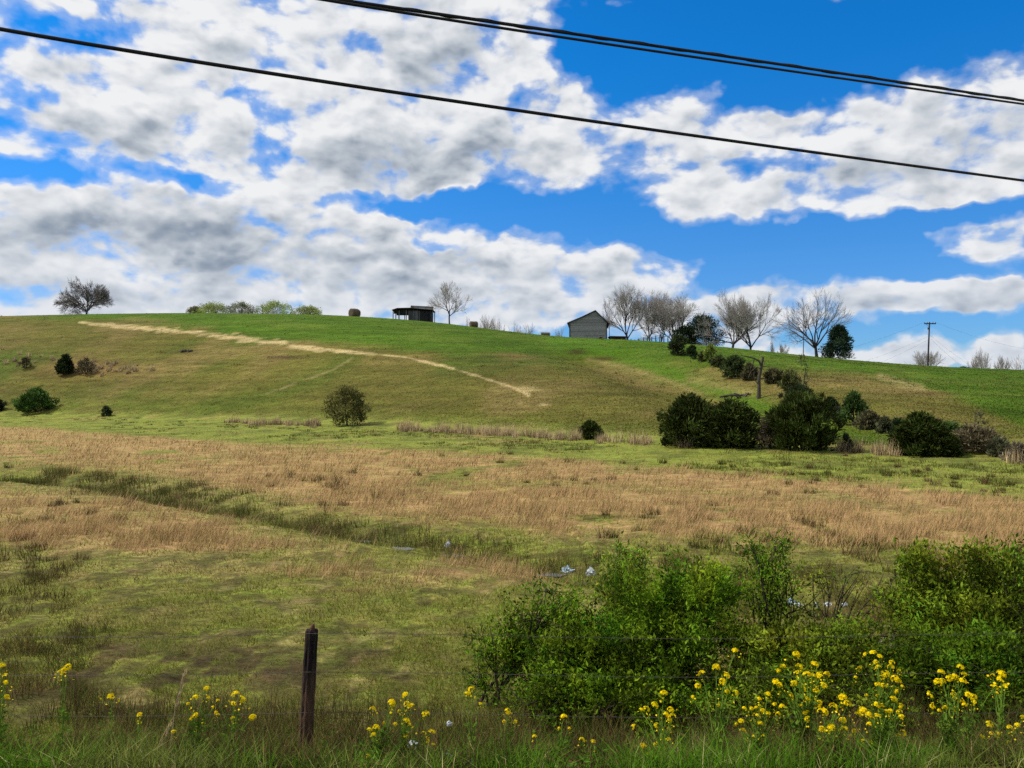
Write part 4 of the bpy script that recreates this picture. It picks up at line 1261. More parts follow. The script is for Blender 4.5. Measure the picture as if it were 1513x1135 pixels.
for px_, y_ in ((580.5, .1), (589.5, .1), (600, .1), (580.5, 4.6), (585, 4.6), (594, 4.6), (639.3, .2), (639.3, 4.6)):
    box(Geo(), X_(px_) - .09, X_(px_) + .09, y_ - .09, y_ + .09, -1.0, Z(458.5)).build('post', M_POSTW if px_ in (589.5, 600, 639.3) else M_DEAD, root)

# ---------------------------------------------------------------- hay bales
def hay_bale(px, depth, w, h, label, rz, seed, name='hay_bale'):
    s = spot(px, 0, depth); rng = np.random.default_rng(seed)
    g = Geo(); M, K = 22, 9
    prof_r = np.array([.02, .72, .94, 1, .99, 1, .94, .72, .02]); prof_x = np.array([-.5, -.5, -.46, -.3, 0, .3, .46, .5, .5])
    th = np.arange(M) * 2 * pi / M
    V = []
    for k in range(K):
        rr = h / 2 * prof_r[k] * (1 + rng.normal(0, .035, M))
        zz = np.sin(th) * rr; zz = np.where(zz < -h * .42, -h * .42, zz)
        V.append(np.stack([np.full(M, prof_x[k] * w), np.cos(th) * rr * 1.02, zz + h * .42], 1))
    idx = np.arange(M * K).reshape(K, M)
    F = np.stack([idx[:-1], np.roll(idx, -1, 1)[:-1], np.roll(idx, -1, 1)[1:], idx[1:]], -1).reshape(-1, 4)
    g.add(np.concatenate(V), F)
    n = 500   # loose straw
    ii = rng.integers(M, M * (K - 1), n); P = np.concatenate(V)[ii] + rng.normal(0, .04, (n, 3))
    g.add(*cards(P, rdir(n, rng), .22, .03, rng))
    o = g.build(name, M_HAY, None, False, s); o.rotation_euler = (0, 0, rz)
    return tag(o, label, 'hay bale', 'hay bales on the ridge')


hay_bale(523.5, 184, 2.1, 2.1, 'tall round brown hay bale on the skyline left of the open shed', radians(50), 1)
hay_bale(700, 184, 1.7, 1.6, 'dark rounded hay bale right of the single straight-trunked tree', radians(20), 2)
hay_bale(806, 187, 2.0, 1.2, 'low flat-topped reddish bale left of the barn', radians(5), 3)

# ---------------------------------------------------------------- fence on the ridge
root = thing('ridge_fence', 'old wire fence of wooden posts running from the sheds towards the hedgerow', 'fence', spot(945, 0, 190))
o0 = np.array(root.location); tops = []
for k, px_ in enumerate((944, 951, 957, 963, 969, 975, 981, 987, 993, 999)):
    d = 190 - k * 3.2
    s = spot(px_, 0, d) - o0
    hh = 1.35 + .3 * ((k * 7) % 3) / 2
    g1 = Geo().add(*tubes(np.array([[s + (0, 0, -.3), s + (0, 0, hh * .6), s + (.03, 0, hh), s + (.03, 0, hh + .03)]]), np.array([[.13, .12, .11, .02]]), 7))
    g1.build('post', M_DEAD, root, True); tops.append((s, hh))
for lv in (.5, .95):
    P = np.array([[t_[0] + (.13, 0, lv * t_[1]) for t_ in tops]])
    Geo().add(*tubes(P, np.full((1, len(tops)), .012), 4)).build('wire', M_WIRE, root)

# ---------------------------------------------------------------- utility pole and its lines
D_ = 173.0; q = D_ / FPX
s = spot(1371, 0, D_)
ht = CAMZ + (585 - 476) * q - s[2]
root = thing('utility_pole', 'tall wooden utility pole with one crossarm on the right of the ridge', 'utility pole', s)
lx = 3.2 * q
Geo().add(*tubes(np.array([[(0, 0, -.5), (lx * .5, 0, ht * .5), (lx, 0, ht), (lx, 0, ht + .05)]]), np.array([[.19, .165, .135, .02]]), 10)).build('pole', M_POLE, root, True)
za = ht - 2.4 * q
ga = Geo(); box(ga, lx - 1.25, lx + 1.25, -.30, -.16, za - .11, za + .11); ga.build('crossarm', M_POLE, root)
gb = Geo()
gb.add(*tubes(np.array([[(lx - .8, -.2, za - .12), (lx - .4, -.19, za - .5), (lx - .1, -.18, za - .8)]]), np.full((1, 3), .03), 5)); gb.build('brace', M_DEAD, root)
for ox in (-1.15, -.6, .6, 1.15):
    gi = Geo(); gi.add(*tubes(np.array([[(lx + ox, -.23, za + .10), (lx + ox, -.23, za + .18), (lx + ox, -.23, za + .27), (lx + ox, -.23, za + .34)]]), np.array([[.03, .09, .09, .04]]), 8))
    gi.build('insulator', M_INS, root, True)
gi = Geo(); gi.add(*tubes(np.array([[(lx - .40, -.12, za - .85), (lx - .40, -.12, za - .8), (lx - .40, -.12, za - 1.2), (lx - .40, -.12, za - 1.25)]]), np.array([[.05, .13, .13, .05]]), 8)); box(gi, lx - .42, lx - .1, -.13, -.09, za - 1.0, za - .94)
gi.build('cutout_box', M_INS, root, True)
base = np.array(s)
LGp = 'thin lines strung from the utility pole'
for (ox, oz, ex, ey, dd, lb) in ((-1.15, .3, 1140, 538, 235, 'upper thin power line dropping left from the pole crossarm'), (-.1, -2.6, 1180, 556, 235, 'upper of the two low lines left of the utility pole'), (-.1, -3.3, 1200, 566, 235, 'lower of the two low lines left of the utility pole'),
                                 (1.15, .3, 1560, 520, 240, 'faint upper power line leaving the right end of the crossarm'), (.12, -2.6, 1490, 566, 240, 'upper of the two lines sloping down right of the utility pole'), (.12, -3.3, 1480, 575, 240, 'lower of the two lines sloping down right of the utility pole')):
    a = base + np.array([lx + ox, -.2, za + oz]); b = at_depth(ex, ey, dd)
    t = np.linspace(0, 1, 14)[:, None]
    P = a * (1 - t) + b * t - np.array([0, 0, 1.0]) * (1.4 * 4 * t * (1 - t))
    tag(Geo().add(*tubes(P[None], np.full((1, 14), .012), 5)).build('power_line', M_CABLE, None, True), lb, 'wire', LGp)

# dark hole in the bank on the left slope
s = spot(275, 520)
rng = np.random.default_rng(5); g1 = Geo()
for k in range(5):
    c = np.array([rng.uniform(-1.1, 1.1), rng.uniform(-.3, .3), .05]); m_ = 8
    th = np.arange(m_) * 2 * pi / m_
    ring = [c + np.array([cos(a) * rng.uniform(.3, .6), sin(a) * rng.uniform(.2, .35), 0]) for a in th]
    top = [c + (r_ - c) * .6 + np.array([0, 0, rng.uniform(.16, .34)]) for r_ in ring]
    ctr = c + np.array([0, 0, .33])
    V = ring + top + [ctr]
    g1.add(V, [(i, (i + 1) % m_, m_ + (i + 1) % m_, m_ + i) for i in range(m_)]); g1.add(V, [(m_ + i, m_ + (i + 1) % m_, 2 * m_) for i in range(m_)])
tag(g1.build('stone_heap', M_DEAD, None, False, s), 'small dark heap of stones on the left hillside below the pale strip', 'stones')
# ---------------------------------------------------------------- roadside fence
PD = 7.12
s = spot(452, 0, PD); s[2] -= .02
fence = thing('wire_fence', 'leaning dark wooden fence post with thin wires along the roadside', 'fence', s)
q = PD / FPX
hp = CAMZ + (585 - 929) * q - s[2]
rng = np.random.default_rng(3)


def fence_post(ox, oy, oz, h, lean, seed):
    rng = np.random.default_rng(seed)
    M, K = 20, 26
    zz = np.concatenate([np.linspace(-.35, h - .012, K - 2), [h, h]])
    th = np.arange(M) * 2 * pi / M
    prof = 1 + .05 * rng.normal(size=M) + .06 * np.sin(3 * th + 1)
    V = []
    for k, z in enumerate(zz):
        f = max(0, z / h)
        r = .054 * (1 + .12 * (1 - f)) * prof * (1 + .025 * rng.normal(size=M))
        if k == K - 1: r = r * .05
        if k == K - 2: r = r * .93
        zj = z + (rng.normal(0, .004, M) if k >= K - 2 else 0)
        V.append(np.stack([ox + lean * f + r * np.cos(th), oy + r * np.sin(th), oz + zj + 0 * th], 1))
    idx = np.arange(M * K).reshape(K, M)
    F = np.stack([idx[:-1], np.roll(idx, -1, 1)[:-1], np.roll(idx, -1, 1)[1:], idx[1:]], -1).reshape(-1, 4)
    return Geo().add(np.concatenate(V), F)


fence_post(0, 0, 0, hp, 10 * q, 4).build('post', M_POST, fence, False)
g1 = Geo().add(*tubes(np.array([[(11 * q, -.01, hp - .03), (11.5 * q, -.01, hp + .02), (12.5 * q, -.01, hp + .045), (12.2 * q, 0, hp + .05)]]), np.array([[.02, .022, .016, .004]]), 7))
g1.build('top_stub', M_RUST, fence, True)
px2 = 6.9
oz2 = float(terrain(np.array([s[0] + px2]), np.array([PD + .1]))[0]) - s[2]
fence_post(px2, .1, oz2, 1.1, .02, 9).build('post', M_POST, fence, False)
px3 = -6.7
oz3 = float(terrain(np.array([s[0] + px3]), np.array([PD]))[0]) - s[2]
fence_post(px3, 0, oz3, 1.1, -.02, 12).build('post', M_POST, fence, False)
for (zf, lab) in ((.985, None), (.68, None), (.36, None)):
    xs = np.linspace(-9, 9, 73)
    z0 = hp * zf * .985 + .02
    zz = z0 + .02 * np.sin(xs * 1.4) * .5 - .035 * np.sin(np.abs((xs % 6.8) / 6.8) * pi)
    P = np.stack([xs, -.068 + 0 * xs, zz], 1)
    gw_ = Geo().add(*tubes(P[None], np.full((1, 73), .0019), 4))
    bx_ = np.arange(-9, 9, .13)
    bz = np.interp(bx_, xs, zz)
    for dx, dz in ((.016, .014), (.016, -.014)):
        PP = np.stack([np.stack([bx_ - dx, np.full_like(bx_, -.072), bz - dz], 1), np.stack([bx_, np.full_like(bx_, -.062), bz], 1), np.stack([bx_ + dx, np.full_like(bx_, -.072), bz + dz], 1)], 1)
        gw_.add(*tubes(PP, np.full((len(bx_), 3), .0011), 3))
    gw_.build('wire', M_WIRE, fence)

# ---------------------------------------------------------------- foreground shrubs
def lerp_path(a, b, rng, k=7, sag=.12, bow=.25):
    t = np.linspace(0, 1, k)[:, None]
    m = (a + b) / 2 + rng.normal(0, sag, 3) * np.linalg.norm(b - a) + np.array([0, 0, bow * np.linalg.norm(b - a) * .5])
    return a * (1 - t) ** 2 + 2 * m * t * (1 - t) + b * t ** 2


NL = 2.1


def leafy(name, label, base_px, base_d, lobes, seed, col, leaf=.042, lw=.5, stem_r=.016, group=None, stem_n=1, cat='shrub', nsub=26, stemmat=M_STEM, base_py=None, tsub=.008):
    """lobes: (px, py, rx, ry, depth, leaves, density of bare twig)"""
    rng = np.random.default_rng(seed)
    s = spot(base_px, 0, base_d); s[2] -= .02
    root = thing(name, label, cat, s, 0, group)
    gs = Geo(); gl = Geo(); SP = []; SR = []; TP = []; TR = []
    for (px, py, rx, ry, d, n, _) in lobes:
        c = at_depth(px, py, d) - s
        ax, azv = rx / FPX * d, ry / FPX * d
        ay = max(.25, min(ax, .55))
        for j in range(stem_n):
            st = np.array([rng.normal(0, .10), rng.normal(0, .08), -.05])
            end = c + np.array([rng.uniform(-.5, .5) * ax, rng.uniform(-.5, .5) * ay, rng.uniform(-.2, .6) * azv])
            path = lerp_path(st, end, rng)
            SP.append(path); SR.append(np.linspace(stem_r, stem_r * .35, 7))
            # side shoots carry the leaves
            for k in range(max(3, nsub // stem_n)):
                v = rng.normal(size=3); v = v / np.linalg.norm(v) * rng.uniform(.35, 1.08) ** .6
                if k % 4 == 0:      # long thin sprays reaching out over the top
                    v = np.array([rng.normal(0, .6), rng.normal(0, .5), rng.uniform(.7, 1.25)]); v *= rng.uniform(1.05, 1.5) / np.linalg.norm(v)
                tip = c + v * np.array([ax, ay, azv])
                i = rng.integers(2, 7)
                sp = path[i] * rng.uniform(.7, 1) + end * .0 + path[i - 1] * 0 + (path[i] * 0)
                sp = path[i]
                if np.linalg.norm(tip - sp) > 1.1: sp = c + (tip - c) * .2 + rng.normal(0, .06, 3)
                tp = lerp_path(sp, tip, rng, 5, .10, .18)
                TP.append(tp); TR.append(np.linspace(tsub, tsub * .3, 5))
                m = max(4, int(NL * n / (stem_n * max(3, nsub // stem_n)) * rng.uniform(.4, 1.7)))
                t = rng.uniform(.15, 1.05, m) ** .8 * 4
                ii = np.clip(t.astype(int), 0, 3); fr = (t - ii)[:, None]
                base = tp[ii] * (1 - fr) + tp[ii + 1] * fr
                P = base + rng.normal(0, .055, (m, 3))
                D = unit(tp[-1] - tp[0])[None] * .5 + rng.normal(0, .7, (m, 3)) + np.array([0, 0, .25])
                L_ = leaf * 1.2 * rng.uniform(.8, 1.2) * rng.uniform(.4, 1.5, m)
                V, F = cards(P, D, L_, L_ * lw * .8, rng)
                tone = rng.choice([.4, .7, 1.0, 1.3, 1.75])
                cc = np.array(col) * tone * rng.uniform(.75, 1.3, (m, 1)) * np.array([1 + rng.normal(.04, .16), 1, 1])
                gl.add(V, F, np.repeat(np.clip(cc, .002, 1), 4, 0))
    gs.add(*tubes(np.array(SP), np.array(SR), 5)); gs.add(*tubes(np.array(TP), np.array(TR), 3))
    gs.build('stems', stemmat, root, True)
    gl.build('leaves', M_LEAF, root)
    return root


FG = 'leafy shrubs behind the roadside fence'
LG1 = (.092, .165, .008); LG2 = (.125, .178, .012); LG3 = (.17, .225, .022); LG4 = (.065, .125, .007)
leafy('shrub', 'open wispy shrub with a dark crooked stem at the left end of the thicket', 712, 8.3, [
    (722, 962, 34, 40, 8.3, 420, 0), (700, 1000, 22, 24, 8.3, 160, 0), (778, 926, 50, 32, 8.5, 800, 0), (838, 908, 46, 30, 8.6, 700, 0), (772, 968, 44, 34, 8.4, 700, 0), (820, 880, 40, 18, 8.7, 240, 0)], 201, LG1, leaf=.036, stem_n=1, nsub=16, group=FG, stem_r=.02)
leafy('shrub', 'dense dark green shrub forming the middle of the thicket', 930, 8.5, [
    (960, 915, 110, 60, 8.7, 4600, 0), (1045, 905, 80, 62, 8.9, 3400, 0), (900, 990, 120, 56, 8.3, 4200, 0), (820, 1020, 90, 46, 8.0, 2800, 0), (1010, 1000, 110, 60, 8.2, 4200, 0), (880, 950, 90, 44, 8.6, 2600, 0), (930, 1050, 130, 36, 7.8, 3400, 0), (780, 1050, 70, 30, 7.8, 1200, 0)], 202, LG1, stem_n=3, nsub=48, group=FG, leaf=.040, stem_r=.018)
leafy('sapling', 'upright light green sapling poking above the middle of the thicket', 918, 10.2, [
    (918, 852, 38, 38, 10.2, 900, 0), (908, 885, 40, 28, 10.1, 700, 0), (940, 835, 22, 22, 10.3, 260, 0)], 203, LG3, leaf=.046, stem_n=3, nsub=20, cat='sapling', stem_r=.010)
leafy('sapling', 'tall thin sapling with a dark tuft at its top right of the middle', 1150, 9.0, [
    (1113, 815, 20, 9, 9.0, 240, 0), (1155, 806, 14, 10, 9.1, 110, 0), (1140, 842, 44, 30, 9.0, 420, 0), (1160, 885, 60, 40, 8.9, 520, 0), (1120, 880, 34, 40, 9.0, 320, 0)], 204, LG1, leaf=.034, stem_n=2, nsub=14, cat='sapling', stem_r=.012)
leafy('shrub', 'low spreading green shrub right of the dense dark one behind the mustard flowers', 1180, 8.4, [
    (1130, 968, 90, 42, 8.4, 3000, 0), (1230, 965, 90, 40, 8.5, 3000, 0), (1180, 1005, 120, 46, 8.1, 3400, 0), (1290, 985, 80, 44, 8.4, 2400, 0), (1100, 1030, 90, 40, 7.8, 2200, 0), (1250, 1035, 110, 40, 7.8, 2600, 0)], 205, LG2, stem_n=2, nsub=40, group=FG, leaf=.040)
leafy('shrub', 'arching cane with small leaves making a bow over the pasture', 1184, 8.9, [
    (1215, 858, 30, 14, 9.2, 160, 0), (1262, 850, 34, 10, 9.3, 130, 0), (1298, 880, 20, 24, 9.3, 140, 0)], 206, LG2, leaf=.03, stem_n=1, nsub=9, group=FG, stem_r=.011)
leafy('shrub', 'tall leafy shrub at the right edge of the picture', 1440, 9.0, [
    (1345, 868, 34, 44, 9.2, 1300, 0), (1392, 872, 60, 46, 9.3, 2600, 0), (1455, 868, 56, 50, 9.2, 2600, 0), (1497, 828, 20, 22, 9.4, 300, 0), (1505, 880, 40, 52, 9.1, 1800, 0), (1430, 925, 90, 40, 8.9, 3200, 0), (1340, 915, 44, 34, 9.0, 1300, 0), (1500, 940, 60, 44, 8.8, 2000, 0)], 207, LG2, stem_n=3, nsub=44, group=FG, leaf=.042)
leafy('shrub', 'dark green shrub low in front of the tall one at the right edge', 1450, 8.2, [
    (1400, 985, 90, 42, 8.2, 2800, 0), (1480, 990, 70, 46, 8.1, 2600, 0), (1440, 1040, 110, 40, 7.8, 2800, 0), (1340, 1010, 60, 40, 8.1, 1600, 0)], 208, LG4, stem_n=3, nsub=40, group=FG, leaf=.040)

# ---------------------------------------------------------------- yellow mustard
def floret_head(seed, n=18):
    """a dome of four-petalled yellow florets with green buds in the middle, about 1 unit wide"""
    rng = np.random.default_rng(seed); g = Geo()
    for k in range(n):
        ph = rng.uniform(0, 2 * pi); cz = rng.uniform(-.25, 1.0)
        rr = math.sqrt(max(0, 1 - max(cz, 0) ** 2))
        nrm = unit(np.array([rr * cos(ph), rr * sin(ph), cz + .25]))
        c = np.array([rr * cos(ph) * .40, rr * sin(ph) * .40, cz * .32]) * rng.uniform(.85, 1.1)
        a = unit(np.cross(nrm, rng.normal(size=3))); b = np.cross(nrm, a)
        col = lin(255, 226, 14) * rng.uniform(.85, 1.1)
        for i in range(4):
            d = (a, b, -a, -b)[i]; e = (b, -a, -b, a)[i]
            V = [c, c + d * .10 + e * .075 + nrm * .03, c + d * .20 + nrm * .02, c + d * .10 - e * .075 + nrm * .03]
            g.add(V, [(0, 1, 2, 3)], col)
    for k in range(10):
        d = unit(rng.normal(size=3) * .5 + np.array([0, 0, 1.0])); p = d * .34
        g.add(*cards(p[None], d[None], .12, .07, rng), lin(150, 160, 30))
    for k in range(8):
        ph = rng.uniform(0, 2 * pi)
        g.add(*cards(np.array([[0, 0, -.35]]), np.array([[cos(ph), sin(ph), .9]]), .5, .03, rng), lin(90, 120, 40))
    return g.mesh('flower_head', M_PETAL)


HEADS = [floret_head(400 + k, 14 + 3 * k) for k in range(5)]
C_STEM = lin(104, 132, 44)


def mustard(label, heads, d, base_px, seed, group='yellow mustard plants along the verge'):
    """heads: (px, py, size in photo pixels)"""
    rng = np.random.default_rng(seed)
    s = spot(base_px, 0, d); s[2] -= .02
    root = thing('mustard_plant', label, 'flowering plant', s, 0, group)
    gs = Geo(); SP = []; SR = []
    forks = [np.array([rng.normal(0, .03), rng.normal(0, .03), 0]) for _ in range(max(1, len(heads) // 5))]
    hs = []
    for (px, py, sz) in heads:
        dd = d + rng.uniform(-.14, .14)
        p = at_depth(px, py, dd) - s
        hs.append((p, sz / FPX * dd))
    topz = max(p[2] for p, _ in hs)
    for p, sz in hs:
        f = forks[rng.integers(len(forks))]
        k = np.linspace(0, 1, 9)[:, None]
        xy = f[:2] * 1.0 + (p[:2] - f[:2]) * (k ** 2.2)
        z = p[2] * k[:, 0]
        path = np.concatenate([xy + rng.normal(0, .004, (9, 2)), z[:, None]], 1); path[-1] = p - np.array([0, 0, sz * .3])
        SP.append(path); SR.append(np.linspace(.005, .0022, 9))
        o = bpy.data.objects.new('flower_head', HEADS[rng.integers(5)]); COL.objects.link(o)
        o.parent = root; o.location = p; o.scale = (sz * 1.0, sz * 1.0, sz * rng.uniform(.8, 1.15))
        o.rotation_euler = (rng.normal(0, .3), rng.normal(0, .3), rng.uniform(0, 6.28))
        # single florets and buds opening just below the head
        for _k in range(int(rng.integers(2, 7))):
            c = p + np.array([rng.normal(0, sz * .55), rng.normal(0, sz * .55), -rng.uniform(.2, 1.5) * sz])
            a_ = unit(rng.normal(size=3) * np.array([1, 1, .4])); b_ = unit(np.cross(a_, rng.normal(size=3)))
            w_ = sz * rng.uniform(.10, .2)
            gs.add([c - a_ * w_, c - b_ * w_ * .8, c + a_ * w_, c + b_ * w_ * .8], [(0, 1, 2, 3)], lin(250, 218, 24))
        # thin seed pods under the head
        m = 7; kk = rng.uniform(.72, .95, m)
        P = np.stack([np.interp(kk * 8, np.arange(9), path[:, i]) for i in range(3)], 1)
        D = rng.normal(0, .6, (m, 3)) + np.array([0, 0, .7])
        V, F = cards(P, D, rng.uniform(.02, .05, m), .004, rng); gs.add(V, F, np.broadcast_to(C_STEM * .9, (len(V), 3)))
        # leaves up the stem
        m = 16; kk = rng.uniform(.02, .8, m)
        P = np.stack([np.interp(kk * 8, np.arange(9), path[:, i]) for i in range(3)], 1)
        D = rng.normal(0, .7, (m, 3)) * np.array([1, 1, .4]) + np.array([0, 0, .35])
        V, F = cards(P, D, rng.uniform(.05, .13, m) * (1.15 - kk), rng.uniform(.015, .035, m), rng)
        gs.add(V, F, np.repeat(C_STEM * rng.uniform(.5, 1.1, (m, 1)), 4, 0))
    V, F = tubes(np.array(SP), np.array(SR), 4); gs.add(V, F, np.broadcast_to(C_STEM, (len(V), 3)))
    gs.build('stem', M_LEAF, root)
    return root


mustard('mustard plant cut by the left edge of the picture', [(2, 984, 12), (7, 998, 9), (9, 1009, 10), (10, 1030, 9), (-6, 1000, 11)], 6.5, 0, 1)
mustard('short mustard plant with a double yellow head near the left edge', [(100, 986, 13), (89, 994, 10), (94, 990, 8)], 6.7, 97, 2)
mustard('single-headed mustard plant left of the dry straw stalk', [(164, 1029, 12)], 6.6, 166, 3)
mustard('tiny single-headed mustard plant at the foot of the dry straw stalk', [(206, 1057, 10)], 6.4, 208, 4)
mustard('loose mustard plant with scattered small heads right of the dry straw stalk', [(305, 1017, 9), (289, 1030, 10), (285, 1061, 11), (289, 1057, 9), (257, 1081, 8), (290, 1082, 9), (308, 1031, 6), (315, 1045, 6), (278, 1040, 6), (319, 1053, 6), (300, 1068, 5)], 6.2, 292, 5)
mustard('mustard plant with a close trio of heads left of the fence post', [(347, 1026, 14), (358, 1034, 11), (345, 1040, 10), (373, 1060, 12), (322, 1056, 6), (344, 1061, 7), (322, 1035, 6)], 6.3, 336, 6)
mustard('mustard plant nearest the fence post on its right, heads in a loose fan', [(551, 1049, 12), (579, 1038, 12), (556, 1075, 12), (546, 1078, 10), (552, 1085, 8), (545, 1117, 9), (568, 1068, 7), (581, 1041, 8), (584, 1070, 7)], 6.2, 560, 7)
mustard('mustard plant with stacked heads, second to the right of the fence post', [(599, 1027, 12), (601, 1041, 11), (609, 1043, 10), (629, 1055, 12), (600, 1065, 13), (606, 1072, 10), (600, 1088, 9), (638, 1081, 12), (626, 1084, 9), (632, 1095, 7), (640, 1100, 7), (592, 1115, 9), (590, 1051, 7)], 6.2, 604, 8)
mustard('mustard plant with one twin head by the crooked stem of the wispy shrub', [(697, 1019, 12), (690, 1025, 9), (710, 1040, 6)], 6.6, 700, 9)
mustard('small mustard plant left of the dark gap under the dense shrub', [(750, 1051, 11), (745, 1066, 6), (762, 1066, 6)], 6.4, 752, 10)
mustard('thin mustard plant with one head before the dark gap under the dense shrub', [(833, 1059, 11), (790, 1088, 8), (826, 1076, 5), (841, 1076, 5)], 6.3, 826, 11)
mustard('low mustard plant with two heads side by side near the bottom', [(860, 1094, 10), (876, 1096, 9)], 6.2, 868, 12)
mustard('mustard plant with a high lone head over a tight cluster, left of the big display', [(981, 1024, 13), (955, 1048, 11), (948, 1049, 9), (967, 1041, 11), (991, 1049, 12), (984, 1056, 12), (994, 1058, 11), (990, 1064, 8), (937, 1073, 8), (971, 1072, 11), (988, 1077, 7), (951, 1101, 11), (970, 1100, 10), (987, 1093, 10)], 6.1, 968, 13)
mustard('mustard plant with spread round heads against the dark shrub above the verge', [(1058, 986, 13), (1037, 995, 12), (1074, 998, 11), (1068, 1007, 12), (1069, 1011, 8), (1031, 1014, 11), (1075, 1022, 9), (1087, 1024, 10), (1024, 1030, 7), (1086, 961, 10), (1061, 1042, 7)], 6.2, 1060, 14)
mustard('low mustard plant with a row of small heads between two taller plants', [(1100, 1047, 8), (1110, 1047, 8), (1117, 1046, 8), (1127, 1050, 9), (1120, 1058, 9), (1135, 1054, 8), (1095, 1066, 10), (1088, 1070, 6), (1123, 1069, 10), (1098, 1080, 11), (1122, 1033, 10), (1135, 1026, 10), (1127, 1088, 7), (1150, 1055, 8), (1114, 1088, 6)], 6.0, 1118, 15)
mustard('tall dense mustard plant with heads packed into a shelf', [(1177, 967, 12), (1204, 981, 12), (1181, 985, 12), (1180, 993, 10), (1192, 996, 13), (1200, 999, 12), (1212, 997, 14), (1222, 997, 11), (1149, 991, 10), (1157, 985, 10), (1147, 1008, 14), (1152, 1012, 10), (1173, 1009, 11), (1187, 1018, 12), (1206, 1021, 11), (1217, 1013, 12), (1167, 1027, 12), (1193, 1033, 11), (1209, 1039, 13), (1208, 1045, 11), (1145, 1041, 9), (1155, 1044, 10), (1183, 1043, 9)], 6.1, 1184, 16)
mustard('broad mustard plant with large heads low in the densest part of the display', [(1245, 1031, 14), (1252, 1040, 13), (1231, 1043, 14), (1232, 1047, 12), (1219, 1052, 13), (1212, 1050, 10), (1190, 1053, 12), (1246, 1065, 13), (1228, 1075, 13), (1247, 1077, 12), (1214, 1077, 11), (1216, 1080, 9), (1262, 1080, 8), (1193, 1062, 9), (1219, 1097, 8), (1232, 1100, 8), (1237, 1080, 10)], 5.9, 1228, 17)
mustard('tallest mustard plant, a column of heads rising right of the shelf-topped one', [(1291, 965, 13), (1279, 967, 8), (1300, 970, 9), (1294, 978, 9), (1318, 979, 9), (1298, 986, 10), (1316, 986, 12), (1308, 996, 13), (1305, 1001, 12), (1322, 1003, 14), (1327, 1006, 11), (1270, 987, 7), (1297, 1011, 10), (1305, 1013, 9), (1328, 991, 7), (1264, 1001, 6), (1324, 1022, 8), (1333, 1014, 6), (1321, 1033, 12), (1296, 1029, 6), (1280, 1027, 6)], 6.15, 1300, 18)
mustard('mustard plant of many small heads under the tallest one', [(1275, 1050, 14), (1268, 1055, 11), (1283, 1056, 11), (1297, 1041, 12), (1304, 1043, 11), (1288, 1062, 10), (1296, 1057, 9), (1310, 1051, 9), (1330, 1043, 10), (1329, 1052, 9), (1332, 1059, 9), (1334, 1083, 11), (1328, 1087, 8), (1290, 1095, 8), (1275, 1094, 6), (1284, 1070, 9), (1320, 1065, 7), (1316, 1050, 8)], 5.95, 1300, 19)
mustard('mustard plant with leaning heads in front of the dark shrub near the right edge', [(1386, 1008, 14), (1392, 1007, 11), (1391, 993, 11), (1404, 1002, 13), (1411, 1000, 11), (1419, 986, 11), (1425, 996, 9), (1423, 1006, 12), (1375, 1029, 9), (1409, 1026, 10), (1412, 1031, 8), (1378, 1044, 9), (1396, 1046, 9), (1388, 1050, 7), (1410, 1050, 6)], 6.15, 1400, 20)
mustard('mustard plant with a bright pair of heads second from the right edge', [(1431, 1027, 12), (1438, 1030, 12), (1421, 1037, 10), (1440, 1038, 9), (1425, 1042, 9), (1470, 1014, 8)], 6.2, 1428, 21)
mustard('single tall mustard stem with one large pointed head at the right', [(1480, 996, 15), (1479, 1002, 13), (1467, 998, 7), (1466, 1014, 7), (1485, 1013, 8), (1473, 1024, 6)], 6.2, 1479, 22)
mustard('low mustard plant with pale heads at the bottom right corner', [(1462, 1070, 12), (1465, 1083, 8), (1474, 1084, 8), (1453, 1090, 7), (1491, 1075, 10), (1503, 1072, 9), (1512, 1060, 9), (1492, 1097, 8), (1504, 1071, 8)], 6.0, 1478, 23)

# ---------------------------------------------------------------- verge: grass, weeds, straw
n = 52000
x = RNG.uniform(-6, 6, n); y = 4.6 + 2.5 * RNG.uniform(0, 1, n) ** .8
P = at_ground(x, y)
big = fbm(x / .5, y / .5, 81, 3)
k = RNG.uniform(0, 1, n) < sstep(6.75, 5.9, y) * (.12 + .95 * sstep(.42, .62, big))
P = P[k]; y_ = y[k]; big = big[k]; n = len(P)
mixv = np.clip(sstep(.35, .6, fbm(P[:, 0] / .8, P[:, 1] / .8, 82, 2))[:, None] + RNG.normal(0, .2, (n, 1)), 0, 1)
ct = (lin(80, 122, 20) * mixv + lin(112, 120, 52) * (1 - mixv)) * RNG.uniform(.6, 1.25, (n, 1))  # greens kept low, cloud shadow on the foreground put into the colour
ct = np.where(RNG.uniform(0, 1, (n, 1)) < .06, lin(176, 168, 110), ct)
h = RNG.uniform(.08, .30, n) * (.25 + 1.2 * big)
grass_object('verge_grass', [(P, h, RNG.uniform(.003, .008, n), RNG.uniform(.15, 1.2, n), ct * .8, ct, 2)])

n = 60000
x = RNG.uniform(-6, 6, n); y = RNG.uniform(5.6, 8.2, n)
P = at_ground(x, y); big = fbm(x / .45, y / .45, 91, 3)
k = RNG.uniform(0, 1, n) < sstep(.36, .56, big) * .85
P = P[k]; big = big[k]; n = len(P)
ct = np.where(RNG.uniform(0, 1, (n, 1)) < .55, lin(112, 90, 58), lin(92, 106, 40)) * RNG.uniform(.5, 1.3, (n, 1))
grass_object('verge_weeds', [(P, RNG.uniform(.12, .42, n) * (.4 + big), RNG.uniform(.003, .006, n), RNG.uniform(.1, .7, n), ct * .8, ct, 2)])

